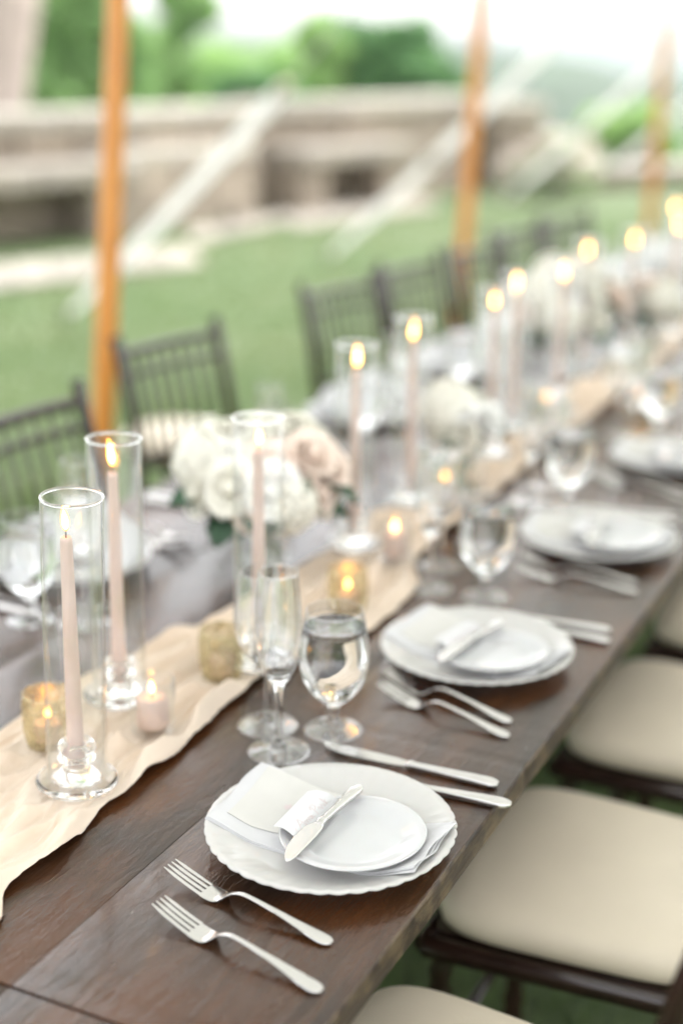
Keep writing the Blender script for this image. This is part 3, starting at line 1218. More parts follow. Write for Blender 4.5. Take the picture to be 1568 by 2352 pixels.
PR = 0.1385
outer = [(0.0, 0.0042), (0.072, 0.0042), (0.080, 0.0), (0.086, 0.0), (0.089, 0.0055), (0.112, 0.0135), (0.130, 0.0195), (PR, 0.0225), (PR + 0.0012, 0.0240)]
inner = [(PR - 0.0006, 0.0256), (0.130, 0.0232), (0.112, 0.0175), (0.094, 0.0108), (0.084, 0.0086), (0.05, 0.0080), (0.0, 0.0080)]
MESH['plate'] = make_mesh('dinner_plate', *lathe(outer + inner, 420, plate_wob), mat='plate')
BR = 0.080
o2 = [(0.0, 0.003), (0.042, 0.003), (0.046, 0.0), (0.050, 0.0), (0.053, 0.0035), (0.068, 0.0095), (BR, 0.0135), (BR + 0.0006, 0.0148)]
i2 = [(BR - 0.0008, 0.0156), (0.068, 0.0122), (0.056, 0.0072), (0.050, 0.0058), (0.03, 0.0055), (0.0, 0.0055)]
MESH['bread'] = make_mesh('bread_plate', *lathe(o2 + i2, 96), mat='bread_plate')


def flat_section(x, y0, w, z, t, n=10):
    """rounded flat cross-section across y at position x"""
    pts = []
    for k in range(n):
        a = 2 * pi * k / n
        ca, sa = cos(a), sin(a)
        e = 0.55
        pts.append((x, y0 + w / 2 * math.copysign(abs(ca) ** e, ca), z + t / 2 * math.copysign(abs(sa) ** e, sa)))
    return pts


def tabf(tab, x):
    n = len(tab)
    for i in range(n - 1):
        if x <= tab[i + 1][0]:
            a, b = tab[i], tab[i + 1]
            t = max(0, min(1, (x - a[0]) / (b[0] - a[0])))
            p0 = tab[max(i - 1, 0)]
            p3 = tab[min(i + 2, n - 1)]
            h = b[0] - a[0]
            m0 = (b[1] - p0[1]) / (b[0] - p0[0]) * h if b[0] != p0[0] else 0
            m1 = (p3[1] - a[1]) / (p3[0] - a[0]) * h if p3[0] != a[0] else 0
            t2, t3 = t * t, t ** 3
            return (2 * t3 - 3 * t2 + 1) * a[1] + (t3 - 2 * t2 + t) * m0 + (-2 * t3 + 3 * t2) * b[1] + (t3 - t2) * m1
    return tab[-1][1]


# fork, unit along +x from tine tips (0) to handle end (L)
FL = 0.208
fz = [(0, 0.0185), (0.02, 0.0120), (0.045, 0.0055), (0.062, 0.0030), (0.072, 0.0048), (0.082, 0.0118), (0.092, 0.0160), (0.105, 0.0168), (0.14, 0.0125), (0.18, 0.0060), (FL, 0.0026)]
fw_h = [(0.071, 0.0205), (0.075, 0.0150), (0.080, 0.0090), (0.088, 0.0062), (0.105, 0.0056), (0.13, 0.0070), (0.16, 0.0108), (0.185, 0.0155), (0.197, 0.0168), (0.204, 0.0138), (FL, 0.0050)]
head = []
for k in range(9):
    x = 0.049 + (0.0712 - 0.049) * k / 8
    w = tabf([(0.049, 0.0248), (0.060, 0.0250), (0.067, 0.0236), (0.0712, 0.0203)], x)
    head.append(flat_section(x, 0, w, tabf(fz, x), 0.0021, 14))
MESH['fork_head'] = make_mesh('fork_head', *loft(head), mat='steel', angle=50)
hs = []
for k in range(41):
    x = 0.0708 + (FL - 0.0708) * k / 40
    hs.append(flat_section(x, 0, tabf(fw_h, x), tabf(fz, x), 0.0027, 14))
MESH['fork_handle'] = make_mesh('fork_handle', *loft(hs), mat='steel', angle=50)
for t in range(4):
    yc = (t - 1.5) * 0.0068
    secs = []
    for k in range(17):
        x = 0.0 + 0.0494 * k / 16
        w = 0.0046 if x > 0.012 else 0.0018 + 0.0028 * x / 0.012
        secs.append(flat_section(x, yc * (0.90 + 0.10 * x / 0.05), w, tabf(fz, x), 0.0019, 10))
    MESH['tine%d' % t] = make_mesh('tine', *loft(secs), mat='steel', angle=50)
MESH['fork_ridge'] = make_mesh('ridge', *loft([flat_section(x, 0, w, tabf(fz, x) + 0.0012, 0.0012, 8) for x, w in ((0.135, 0.0006), (0.15, 0.0016), (0.175, 0.0022), (0.195, 0.0006))]), mat='steel')


def make_fork():
    r = empty('fork')
    add('head', MESH['fork_head'], r)
    add('handle', MESH['fork_handle'], r)
    for t in range(4):
        add('tine', MESH['tine%d' % t], r)
    return r


# knife, along +x from blade tip (0) to handle end
KL = 0.236
bl = []
for k in range(29):
    x = 0.118 * k / 28
    w = tabf([(0, 0.0016), (0.006, 0.009), (0.018, 0.0155), (0.05, 0.0195), (0.10, 0.0175), (0.118, 0.0120)], x)
    yc = tabf([(0, 0.0095), (0.01, 0.0055), (0.03, 0.0010), (0.06, 0), (0.118, 0)], x)
    bl.append([(x, yc - w / 2, 0.0046), (x, yc + w / 2 - 0.001, 0.0052), (x, yc + w / 2, 0.0060), (x, yc + w / 2 - 0.001, 0.0068), (x, yc - w / 2, 0.0056)])
MESH['knife_blade'] = make_mesh('blade', *loft(bl), mat='steel', angle=30)
hd = []
for k in range(33):
    x = 0.116 + (KL - 0.116) * k / 32
    w = tabf([(0.116, 0.0105), (0.122, 0.0128), (0.130, 0.0112), (0.17, 0.0140), (0.215, 0.0182), (0.230, 0.0178), (KL, 0.0080)], x)
    t = tabf([(0.116, 0.0045), (0.122, 0.0085), (0.130, 0.0072), (0.17, 0.0082), (0.22, 0.0086), (KL, 0.0045)], x)
    hd.append(flat_section(x, 0, w, 0.0052, t, 14))
MESH['knife_handle'] = make_mesh('handle', *loft(hd), mat='steel', angle=50)


def make_knife(name='dinner_knife'):
    r = empty(name)
    add('blade', MESH['knife_blade'], r)
    add('handle', MESH['knife_handle'], r)
    return r


# butter knife
BL = 0.172
bb = []
for k in range(33):
    x = 0.082 * k / 32
    w = tabf([(0, 0.0012), (0.004, 0.0075), (0.012, 0.0135), (0.032, 0.0195), (0.058, 0.0205), (0.074, 0.0165), (0.082, 0.0090)], x)
    yc = tabf([(0, 0.0085), (0.01, 0.0062), (0.03, 0.0022), (0.06, 0.0), (0.082, 0)], x)
    bb.append([(x, yc - w / 2, -0.0004), (x, yc + w / 2 - 0.0012, -0.0010), (x, yc + w / 2, 0), (x, yc + w / 2 - 0.0012, 0.0010), (x, yc - w / 2, 0.0004)])
MESH['butter_blade'] = make_mesh('blade', *loft(bb), mat='steel', angle=30)
hb = []
for k in range(33):
    x = 0.0805 + (BL - 0.0805) * k / 32
    w = tabf([(0.0805, 0.0088), (0.086, 0.0104), (0.092, 0.0088), (0.12, 0.0100), (0.155, 0.0142), (0.166, 0.0140), (BL, 0.0050)], x)
    t = tabf([(0.0805, 0.0032), (0.086, 0.0072), (0.092, 0.0058), (0.12, 0.0062), (0.155, 0.0066), (BL, 0.0036)], x)
    hb.append(flat_section(x, 0, w, 0.0, t, 14))
MESH['butter_handle'] = make_mesh('handle', *loft(hb), mat='steel', angle=50)


def make_butter_knife():
    r = empty('butter_knife')
    add('blade', MESH['butter_blade'], r)
    add('handle', MESH['butter_handle'], r)
    return r


def orient(o, a, b, length, flip=False):
    """put o's local x=0 at a and x=length end towards b"""
    a, b = Vector(a), Vector(b)
    d = (b - a).normalized()
    z = Vector((0, 0, 1))
    y = z.cross(d).normalized()
    if flip:
        y = -y
    z = d.cross(y)
    mid = (a + b) / 2
    org = mid - d * length / 2
    m = Matrix(((d.x, y.x, z.x, org.x), (d.y, y.y, z.y, org.y), (d.z, y.z, z.z, org.z), (0, 0, 0, 1)))
    if flip:
        pass
    o.matrix_world = m
    return o


# glasses ----------------------------------------------------------
def glass_mesh(name, outer_pts, wall, bowl_bottom_z, n=64, thin_bowl=True):
    """outer profile from foot centre to rim; inner bowl follows it down to bowl_bottom_z"""
    out = smooth_profile(outer_pts, 6)
    rim = out[-1]
    inn = []
    for (r, z) in reversed(out):
        if z >= bowl_bottom_z and r > wall + 0.0015:
            inn.append((r - wall, z))
    inn = [(rim[0] - wall * 0.5, rim[1] + wall * 0.4)] + inn
    last = inn[-1]
    inn += [(last[0] * 0.55, last[1] - 0.0016), (0.0, last[1] - 0.0022)]
    me = make_mesh(name, *lathe(out + inn, n), mat='glass')
    me.materials.append(M['stemware'])
    for p in me.polygons:
        if p.center.z < 0.0085 or p.center.z > (bowl_bottom_z + 0.012 if thin_bowl else 0.149):
            p.material_index = 1
    return me, inn


fl_o = [(0, 0.0), (0.036, 0.0), (0.0385, 0.0012), (0.036, 0.0028), (0.018, 0.0062), (0.0065, 0.013), (0.0045, 0.03), (0.0042, 0.07), (0.0065, 0.090), (0.0165, 0.106), (0.0255, 0.130), (0.0290, 0.160), (0.0282, 0.20), (0.0250, 0.242)]
MESH['flute'], _ = glass_mesh('flute_glass', fl_o, 0.0010, 0.103)
wn_o = [(0, 0.0), (0.036, 0.0), (0.0390, 0.0012), (0.036, 0.0028), (0.018, 0.0062), (0.0065, 0.013), (0.0046, 0.03), (0.0044, 0.075), (0.008, 0.088), (0.028, 0.102), (0.040, 0.126), (0.0425, 0.152), (0.0385, 0.190), (0.0335, 0.216)]
MESH['wine'], _ = glass_mesh('wine_glass', wn_o, 0.0011, 0.097)
gb_o = [(0, 0.0), (0.035, 0.0), (0.0370, 0.0014), (0.034, 0.0034), (0.017, 0.0075), (0.0085, 0.014), (0.0075, 0.026), (0.010, 0.038), (0.024, 0.049), (0.039, 0.072), (0.0445, 0.100), (0.0425, 0.132), (0.0370, 0.168)]
MESH['goblet'], gin = glass_mesh('water_goblet', gb_o, 0.0016, 0.050, 64, False)
wl_z = 0.146
wp = [(r + 0.0004, z) for (r, z) in gin if z < wl_z]
wp = [(max(0, wp[0][0]), wl_z), *wp[1:]]
wat = [(0.0, wl_z - 0.0006), (wp[0][0] - 0.002, wl_z - 0.0006), (wp[0][0], wl_z)] + wp[1:]
wat[-1] = (0.0, wat[-1][1])
MESH['goblet_water'] = make_mesh('water', *lathe(wat, 64), mat='water')

# hurricane, candlestick, taper ---------------------------------------
TR, TH = 0.0355, 0.345
MESH['tube'] = make_mesh('hurricane_tube', *lathe([(TR, 0.0), (TR, TH - 0.001), (TR - 0.001, TH), (TR - 0.0022, TH - 0.001), (TR - 0.0022, 0.0), (TR - 0.001, -0.0008), (TR, 0.0)], 72), mat='tube', angle=60)
MESH['tube_rim'] = make_mesh('rim', *lathe([(TR - 0.0011 + 0.0018 * cos(a_), TH + 0.0022 + 0.0018 * sin(a_)) for a_ in [2 * pi * k / 12 for k in range(13)]], 72), mat='glass')
cs = [(0.0, 0.0), (0.040, 0.0), (0.0465, 0.002), (0.0485, 0.0055), (0.046, 0.0085), (0.040, 0.0098), (0.031, 0.0110), (0.024, 0.015), (0.0165, 0.022), (0.0155, 0.0265), (0.0205, 0.031), (0.0225, 0.0345), (0.0195, 0.0385), (0.0165, 0.0405), (0.0195, 0.0435), (0.0225, 0.0475), (0.0215, 0.052), (0.0175, 0.0550), (0.0125, 0.0545), (0.0108, 0.050), (0.0100, 0.026), (0.0, 0.0255)]
MESH['stick'] = make_mesh('candlestick', *lathe(smooth_profile(cs, 4), 64), mat='glass')
CH = 0.312
MESH['taper'] = make_mesh('wax', *lathe([(0, 0.026), (0.0092, 0.026), (0.0099, 0.034), (0.0099, 0.05), (0.0086, 0.18), (0.0070, CH - 0.006), (0.0064, CH - 0.001), (0.0050, CH), (0.0030, CH - 0.0022), (0, CH - 0.003)], 32), mat='wax')
MESH['wick'] = make_mesh('wick', *tube([(0, 0, -0.003), (0.0002, 0, 0.005), (0.0010, 0.0004, 0.011)], [0.0008, 0.0007, 0.0005], 8), mat='wick')


def flame_mesh(name, r, h, z0, mat, bend=0.0):
    prof = [(0, 0.0), (0.38, 0.05), (0.72, 0.14), (0.95, 0.28), (1.0, 0.40), (0.86, 0.58), (0.58, 0.76), (0.28, 0.91), (0, 1.0)]
    pr = [(q[0] * r, q[1] * h) for q in smooth_profile(prof, 4)]
    v, f = lathe(pr, 24)
    v = [(x + bend * (z / h) ** 2.2 - bend * 0.15, y, z + z0) for x, y, z in v]
    return make_mesh(name, v, f, mat)


MESH['flame_o'] = flame_mesh('flame', 0.0054, 0.034, 0.0065, 'flame_edge', 0.003)
MESH['flame_i'] = flame_mesh('flame_core', 0.0040, 0.027, 0.0085, 'flame_core', 0.0024)
MESH['vflame_o'] = flame_mesh('flame', 0.0044, 0.020, 0.005, 'flame_edge', 0.001)
MESH['vflame_i'] = flame_mesh('flame_core', 0.0034, 0.0165, 0.006, 'flame_core', 0.0008)

# votives
vo = [(0, 0), (0.024, 0), (0.0275, 0.003), (0.0310, 0.020), (0.0325, 0.045), (0.0310, 0.066), (0.0300, 0.070), (0.0288, 0.069), (0.0300, 0.045), (0.0285, 0.020), (0.0255, 0.006), (0.0, 0.0055)]
MESH['votive'] = make_mesh('votive_cup', *lathe(smooth_profile(vo, 3), 48), mat='mercury')
vc = [(0, 0), (0.0260, 0), (0.0285, 0.003), (0.0290, 0.030), (0.0300, 0.072), (0.0292, 0.073), (0.0278, 0.072), (0.0266, 0.030), (0.0262, 0.007), (0.0, 0.0062)]
MESH['votive_c'] = make_mesh('votive_cup', *lathe(vc, 48), mat='votive_clear', angle=50)
MESH['votive_wax'] = make_mesh('wax', *lathe([(0, 0.008), (0.0195, 0.008), (0.0205, 0.012), (0.0200, 0.046), (0.0180, 0.0485), (0.0, 0.0465)], 40), mat='wax')


def axis_rot(base, top):
    return (Vector(top) - Vector(base)).to_track_quat('Z', 'Y')


candle_px = [(590, 985), (815, 825), (950, 760), (1138, 690), (1190, 652), (1295, 630), (1350, 573), (1455, 550), (1552, 478), (1562, 520)]
cands = []
b1 = P(178, 1797, RT_Z)
b2 = P(276, 1600, RT_Z)
zt = RT_Z + 0.008 + TH
cands.append((b1, P(166, 1150, zt) - Vector((0, 0, zt)) + Vector((0, 0, zt)), 0.0))
cands.append((b2, P(262, 1015, zt), 0.006))
rg = random.Random(77)
for (u, v) in candle_px:
    q = P(u, v, RT_Z + CH + 0.020 + (0.010 if u == 590 else 0.0))
    b = Vector((q.x, q.y, RT_Z))
    cands.append((b, b + Vector((rg.uniform(-0.003, 0.003), rg.uniform(-0.003, 0.003), TH)), rg.uniform(-0.004, 0.004)))
for i, (b, t, dh) in enumerate(cands):
    q = axis_rot(b, t)
    n = ORD[i]
    where = {0: 'beside the gold votive', 1: 'beside the pink votive', 2: 'in front of the big rose arrangement'}.get(i, 'along the runner from the seam')
    fs, fl_ = rg.uniform(0.84, 1.18), (rg.uniform(-0.10, 0.10), rg.uniform(-0.10, 0.10))
    st = tag(add('candlestick', MESH['stick'], None, b), 'clear glass candlestick %s, %s of the row' % (where, n) if i < 3 else 'clear glass candlestick, %s %s' % (n, where), 'candlestick', 'glass candlesticks on the runner')
    tb_ = tag(add('hurricane_tube', MESH['tube'], None, b + Vector((0, 0, 0.0102))), 'tall clear hurricane tube %s, %s of the row' % (where, n) if i < 3 else 'tall clear hurricane tube, %s %s' % (n, where), 'glass tube', 'hurricane tubes over the taper candles')
    cd_ = tag(empty('taper_candle', b), 'lit dusty-pink taper candle %s, %s of the row' % (where, n) if i < 3 else 'lit dusty-pink taper candle, %s %s' % (n, where), 'candle', 'taper candles along the runner')
    add('wax', MESH['taper'], cd_)
    w = add('wick', MESH['wick'], cd_, (0, 0, CH))
    f = add('flame', MESH['flame_o'], cd_, (0, 0, CH), (*fl_, 0.6 * i + (pi - 1.1 if i == 0 else 0)), (0.96, 0.96, fs))
    add('core', MESH['flame_i'], f)
    add('rim', MESH['tube_rim'], tb_)
    for o in (st, tb_, cd_):
        o.rotation_mode = 'QUATERNION'
        o.rotation_quaternion = q
    if i == 0:
        # the taper leans a little inside its tube
        cd_.rotation_quaternion = axis_rot(b, P(152, 1232, RT_Z + CH))
    elif i == 1:
        cd_.rotation_quaternion = axis_rot(b, P(259, 1088, RT_Z + CH))
    cd_.scale = (1, 1, 1 + dh)

vot = [((114, 1706), 'm', 'gold mercury-glass votive cup behind the first candlestick'),
       ((352, 1678), 'c', 'clear votive cup beside the second candlestick'),
       ((510, 1552), 'm', 'gold mercury-glass votive cup at the crook of the runner by the flute glasses'),
       ((798, 1400), 'm', 'gold mercury-glass votive cup beyond the water goblet of the first setting'),
       ((1020, 1162), 'c', 'clear votive cup behind the second setting\'s goblet'),
       ((1252, 968), 'c', 'clear votive cup behind the third setting\'s goblet'),
       ((1468, 940), 'm', 'gold votive cup standing on bare wood past the third setting\'s plate'),
       ((905, 1285), 'c', 'clear votive cup on the runner fold by the second setting')]
VOTPOS = []
for i, ((u, v), k, lab) in enumerate(vot):
    b = P(u, v, RT_Z)
    onrun = 0.83 < b.y < 1.12
    if onrun:
        VOTPOS.append((b.x, b.y))
    b.z = RT_Z if onrun else T + 0.0005
    c = tag(add('votive_cup', MESH['votive'] if k == 'm' else MESH['votive_c'], None, b), lab, 'votive cup', 'votive cups')
    cw = tag(empty('votive_candle', b), 'pink candle in the ' + lab.replace('mercury-glass votive cup', 'votive').replace('votive cup', 'votive'), 'candle', 'votive candles')
    add('wax', MESH['votive_wax'], cw, (0, 0, 0), None, (1, 1, 1) if k == 'c' else (0.9, 0.9, 0.62))
    zt = 0.0465 if k == 'c' else 0.0465 * 0.62
    add('wick', MESH['wick'], cw, (0, 0, zt))
    if i != 2:
        f = add('flame', MESH['vflame_o'], cw, (0, 0, zt), (0, 0, i))
        add('core', MESH['vflame_i'], f)

# ================================================================== PLACE SETTINGS
C1 = P(759, 1891, T + 0.024)
C1 = Vector((C1.x, C1.y, T))


def plate_z(r):
    tab = [(0, 0.0082), (0.084, 0.0088), (0.094, 0.0110), (0.112, 0.0178), (0.130, 0.0236), (0.140, 0.0260), (0.2, 0.0225)]
    return tabf(tab, min(r, 0.19))


def loc1(u, v, dz):
    return P(u, v, T + dz) - C1


# napkin: folded strip laid across the plate; corners A (top of the free end), B, C, D
nA, nB, nC, nD = loc1(597, 1752, 0.026), loc1(471, 1880, 0.026), loc1(952, 2009, 0.027), loc1(1046, 1896, 0.028)


def napkin_layer(k, n_layers, rise=None):
    off = 0.0013 * k
    inset = 0.0022 * k

    def fn(s, t):
        p = (nB * (1 - t) + nA * t) * (1 - s) + (nC * (1 - t) + nD * t) * s
        c = (nA + nB + nC + nD) / 4
        # slightly rounded corners and soft edges
        e = 1 - inset / 0.16
        p = c + (p - c) * e
        w = 0.0016 * sin(7 * s + 2 * k) * (0.5 - abs(t - 0.5)) * 2
        x, y = p.x + w, p.y + 0.0012 * sin(11 * t + k)
        r = sqrt(x * x + y * y)
        z = plate_z(r) + 0.0016 + off
        # gathered pleats at the chair end
        if s > 0.80:
            g = (s - 0.80) / 0.20
            z += 0.0018 * g * sin(t * 9 + k * 1.3) + 0.004 * g * g
            x += 0.004 * g * sin(t * 6.3 + 0.8 * k)
        # folded long edges roll down
        for q in (t, 1 - t):
            if q < 0.05:
                z -= 0.0010 * (1 - q / 0.05)
        z += 0.0007 * noise.noise(Vector((x * 40, y * 40, k)))
        if rise:
            z += rise(s, t)
        return (x, y, z)
    return sheet(44, 26, fn, 0.0010)


NL = 3
MESH['nap'] = [make_mesh('fold', *napkin_layer(k, NL), mat='napkin', angle=50) for k in range(NL)]


def make_napkin(meshes):
    r = empty('folded_napkin')
    for k, m in enumerate(meshes):
        add('fold', m, r)
    return r


# lawn-side napkins stand up loosely towards the chairs
def rise_fn(s, t):
    g = max(0.0, (0.42 - t) / 0.42)
    return 0.105 * g ** 1.2 * (0.65 + 0.35 * sin(3.1 * s + 0.4)) * (0.4 + 0.6 * sin(pi * min(1, max(0, s * 0.96 + 0.02))))


MESH['nap_far'] = [make_mesh('fold', *napkin_layer(k, NL, rise_fn), mat='napkin', angle=50) for k in range(NL)]

# menu card
mA, mB, mD = loc1(522, 1862, 0.027), loc1(618, 1766, 0.027), loc1(700, 1942, 0.018)
ex = (mB - mA)
ex.z = 0
ey = (mD - mA)
ey.z = 0
ey = ey - ex * (ey.dot(ex) / ex.dot(ex))
exn, eyn = ex.normalized(), ey.normalized()
MW, MH_ = min(0.112, ex.length), 0.145


def menu_fn(s, t):
    p = mA + exn * MW * s + eyn * MH_ * t
    r = sqrt(p.x ** 2 + p.y ** 2)
    z = plate_z(r) + 0.0016 + 0.0013 * NL - 0.0002
    return (p.x, p.y, z)


MESH['menu'] = make_mesh('menu_card', *sheet(14, 18, menu_fn, 0.0005), mat='menu', angle=50)


def menu_mark(polys):
    V, F = [], []
    for poly in polys:
        o = len(V)
        for (s, t) in poly:
            x, y, z = menu_fn(s, t)
            V.append((x, y, z + 0.0004))
        F.append(tuple(range(o, o + len(poly))))
    return V, F


polys = []
# small leaf sprig emblem at the card's head and rows of fine print
for k in range(6):
    a = k * pi / 3
    c = (0.52 + 0.035 * cos(a), 0.34 + 0.022 * sin(a))
    polys.append([(c[0] + 0.030 * cos(q) * cos(a) - 0.013 * sin(q) * sin(a), c[1] + 0.022 * cos(q) * sin(a) + 0.011 * sin(q) * cos(a)) for q in [2 * pi * j / 10 for j in range(10)]])
for row in range(4):
    s = 0.24
    rr = random.Random(row)
    while s < 0.78:
        w = rr.uniform(0.02, 0.06)
        polys.append([(s, 0.52 + row * 0.045), (s + w, 0.52 + row * 0.045), (s + w, 0.531 + row * 0.045), (s, 0.531 + row * 0.045)])
        s += w + 0.015
MESH['menu_print'] = make_mesh('print', *menu_mark(polys), mat='ink', smooth=False)

# bread plate
bp = loc1(811, 1909, 0.030)
BP = Vector((bp.x, bp.y, 0.0152))
# place card (bowed), corners from the photo
ca, cb, cc, cdv = loc1(627, 1895, 0.036), loc1(706, 1814, 0.036), loc1(785, 1828, 0.036), loc1(690, 1925, 0.036)


def card_fn(s, t):
    p = (ca * (1 - s) + cb * s) * (1 - t) + (cdv * (1 - s) + cc * s) * t
    z = 0.0330 + 0.0075 * (1 - (2 * t - 0.9) ** 2) * 0.9 - 0.004 * t
    return (p.x, p.y, z)


MESH['card'] = make_mesh('place_card', *sheet(10, 14, card_fn, 0.0004), mat='paper', angle=60)
# handwriting: a swashed capital, small letters, a second capital and a tall last letter
strokes = [
    [(0.13, 0.62), (0.10, 0.70), (0.13, 0.78), (0.18, 0.74), (0.23, 0.58), (0.26, 0.50), (0.275, 0.62), (0.285, 0.80)],
    [(0.20, 0.68), (0.29, 0.66)],
    [(0.30, 0.80), (0.31, 0.70), (0.33, 0.69), (0.345, 0.79), (0.355, 0.70), (0.375, 0.69), (0.39, 0.79), (0.40, 0.70), (0.42, 0.69), (0.435, 0.79), (0.455, 0.71), (0.44, 0.69), (0.43, 0.75), (0.45, 0.79), (0.47, 0.70), (0.48, 0.79), (0.51, 0.76)],
    [(0.585, 0.52), (0.575, 0.66), (0.565, 0.82)],
    [(0.54, 0.60), (0.58, 0.50), (0.64, 0.51), (0.645, 0.60), (0.60, 0.66), (0.58, 0.65)],
    [(0.66, 0.78), (0.65, 0.70), (0.68, 0.68), (0.685, 0.78), (0.70, 0.79), (0.72, 0.69), (0.74, 0.69), (0.755, 0.79), (0.775, 0.70)],
    [(0.80, 0.80), (0.805, 0.62), (0.825, 0.52), (0.815, 0.66), (0.81, 0.79)], [(0.85, 0.66), (0.815, 0.72), (0.86, 0.79)]]
V, F = [], []
for st in strokes:
    pts = smooth_profile([(a, b) for a, b in st], 5)
    prev = None
    for i in range(len(pts)):
        a = Vector(card_fn(*pts[i])) + Vector((0, 0, 0.00035))
        b = Vector(card_fn(*pts[min(i + 1, len(pts) - 1)]))
        c = Vector(card_fn(*pts[max(i - 1, 0)]))
        d = (b - c)
        d.z = 0
        n = Vector((-d.y, d.x, 0)).normalized() * 0.00042
        o = len(V)
        V += [a + n, a - n]
        if prev is not None:
            F.append((prev, prev + 1, o + 1, o))
        prev = o
MESH['writing'] = make_mesh('handwriting', V, F, 'ink', smooth=False)

kh, kt = loc1(822, 1810, 0.0385), loc1(648, 1968, 0.0345)


def at(root_mat, p):
    return root_mat @ Vector(p)


def setting(center, rotz, side, idx, specials=None, glasses=True):
    """side: 'cushion' or 'lawn'"""
    mt = Matrix.Translation(center) @ Matrix.Rotation(rotz, 4, 'Z')
    n = ORD[idx]
    sd_ = 'cushioned-seat side' if side == 'cushion' else 'lawn side'
    w = 'the %s %s setting' % (n, 'seat-side' if side == 'cushion' else 'lawn-side')
    g = ' (%s side)' % side

    def put(o, local=Matrix.Identity(4)):
        o.matrix_world = mt @ local
        return o
    tag(put(add('dinner_plate', MESH['plate'])), 'ivory scalloped dinner plate of ' + w, 'plate', 'dinner plates' + g)
    nap = put(make_napkin(MESH['nap'] if side == 'cushion' else MESH['nap_far']))
    tag(nap, 'white linen napkin folded across the plate of ' + w, 'napkin', 'folded napkins' + g)
    mc = tag(put(add('menu_card', MESH['menu'])), 'cream menu card tucked on the napkin of ' + w, 'card', 'menu cards' + g)
    add('print', MESH['menu_print'], mc)
    tag(put(add('bread_plate', MESH['bread']), Matrix.Translation(BP) @ Matrix.Rotation(radians(-1.5), 4, 'X')), 'small white bread plate on the napkin of ' + w, 'plate', 'bread plates' + g)
    pc = tag(put(add('place_card', MESH['card'])), 'bowed white place card with pale script on ' + w, 'card', 'place cards' + g)
    add('handwriting', MESH['writing'], pc)
    bk = make_butter_knife()
    tag(bk, 'short steel butter knife laid over the place card of ' + w, 'knife', 'butter knives' + g)
    orient(bk, kt, kh, BL, True)
    bk.matrix_world = mt @ bk.matrix_world
    if specials and 'forks' in specials:
        fk = specials['forks']
    else:
        fk = [((-0.20, 0.115, 0), (-0.235, -0.085, 0)), ((-0.155, 0.125, 0), (-0.19, -0.08, 0))]
        fk = [(mt @ Vector(a), mt @ Vector(b)) for a, b in fk]
    for k, (a, b) in enumerate(fk):
        o = make_fork()
        a, b = Vector(a), Vector(b)
        a.z = b.z = T
        orient(o, a, b, FL)
        tag(o, 'steel %s fork, %s the plate of %s' % (('salad', 'outer from') if k == 0 else ('dinner', 'inner beside')) if False else 'four-tined steel fork, %s the plate of %s' % ('outer one from' if k == 0 else 'inner one beside', w), 'fork', 'forks' + g)
    if specials and 'knives' in specials:
        kn = specials['knives']
    else:
        kn = [((0.20, 0.125, 0), (0.205, -0.11, 0)), ((0.168, 0.11, 0), (0.172, -0.125, 0))]
        kn = [(mt @ Vector(a), mt @ Vector(b)) for a, b in kn]
    for k, (a, b) in enumerate(kn):
        o = make_knife()
        a, b = Vector(a), Vector(b)
        a.z = b.z = T
        orient(o, a, b, KL)
        tag(o, 'long steel dinner knife, %s the plate of %s' % ('outer one from' if k == 0 else 'inner one beside', w), 'knife', 'dinner knives' + g)
    gl = (specials or {}).get('glasses') or [mt @ Vector((0.128, 0.133, 0)), mt @ Vector((0.186, 0.180, 0)), mt @ Vector((0.212, 0.099, 0))]
    for q, key, nm, txt in zip(gl, ('flute', 'wine', 'goblet'), ('flute_glass', 'wine_glass', 'water_goblet'), ('slim crystal champagne flute', 'empty round-bowled wine glass', 'stemmed goblet full of water')):
        o = tag(add(nm, MESH[key], None, (q[0], q[1], T + 0.0004)), '%s of %s' % (txt, w), 'glass', {'flute': 'champagne flutes', 'wine': 'wine glasses', 'goblet': 'water goblets'}[key] + g)
        if key == 'goblet':
            add('water', MESH['goblet_water'], o)


zf = T + 0.017
setting(C1, 0, 'cushion', 0, dict(
    forks=[(P(372, 2074, zf), P(730, 2272, T + 0.003)), (P(373, 1979, zf), P(783, 2174, T + 0.003))],
    knives=[(P(754, 1715, T + 0.005), P(1122, 1797, T + 0.005)), (P(772, 1772, T + 0.005), P(1138, 1842, T + 0.005))],
    glasses=[P(641, 1727, T), P(615, 1667, T), P(766, 1677, T)]))
C2 = P(1094, 1478, T + 0.024)
C2.z = T
setting(C2, radians(-9), 'cushion', 1, dict(
    forks=[(P(853, 1561, zf), P(1192, 1699, T + 0.003)), (P(870, 1532, zf), P(1192, 1664, T + 0.003))],
    knives=[(P(1075, 1398, T + 0.005), P(1385, 1446, T + 0.005)), (P(1075, 1412, T + 0.005), P(1385, 1470, T + 0.005))],
    glasses=[P(985, 1352, T), P(1010, 1300, T), P(1113, 1372, T)]))
C3 = P(1374, 1224, T + 0.024)
C3.z = T
setting(C3, radians(8), 'cushion', 2, dict(
    forks=[(P(1195, 1300, zf), P(1450, 1358, T + 0.003)), (P(1205, 1272, zf), P(1450, 1335, T + 0.003))],
    glasses=[P(1215, 1155, T), P(1250, 1120, T), P(1302, 1168, T)]))
setting(Vector((C3.x + 0.58, C3.y, T)), radians(-2), 'cushion', 3)
FY = E0 + TW - (C1.y - E0) - 0.004
for k in range(8):
    setting(Vector((1.84 + 0.575 * k, FY + random.uniform(-0.008, 0.008), T)), pi + radians(random.uniform(-5, 5)), 'lawn', k)

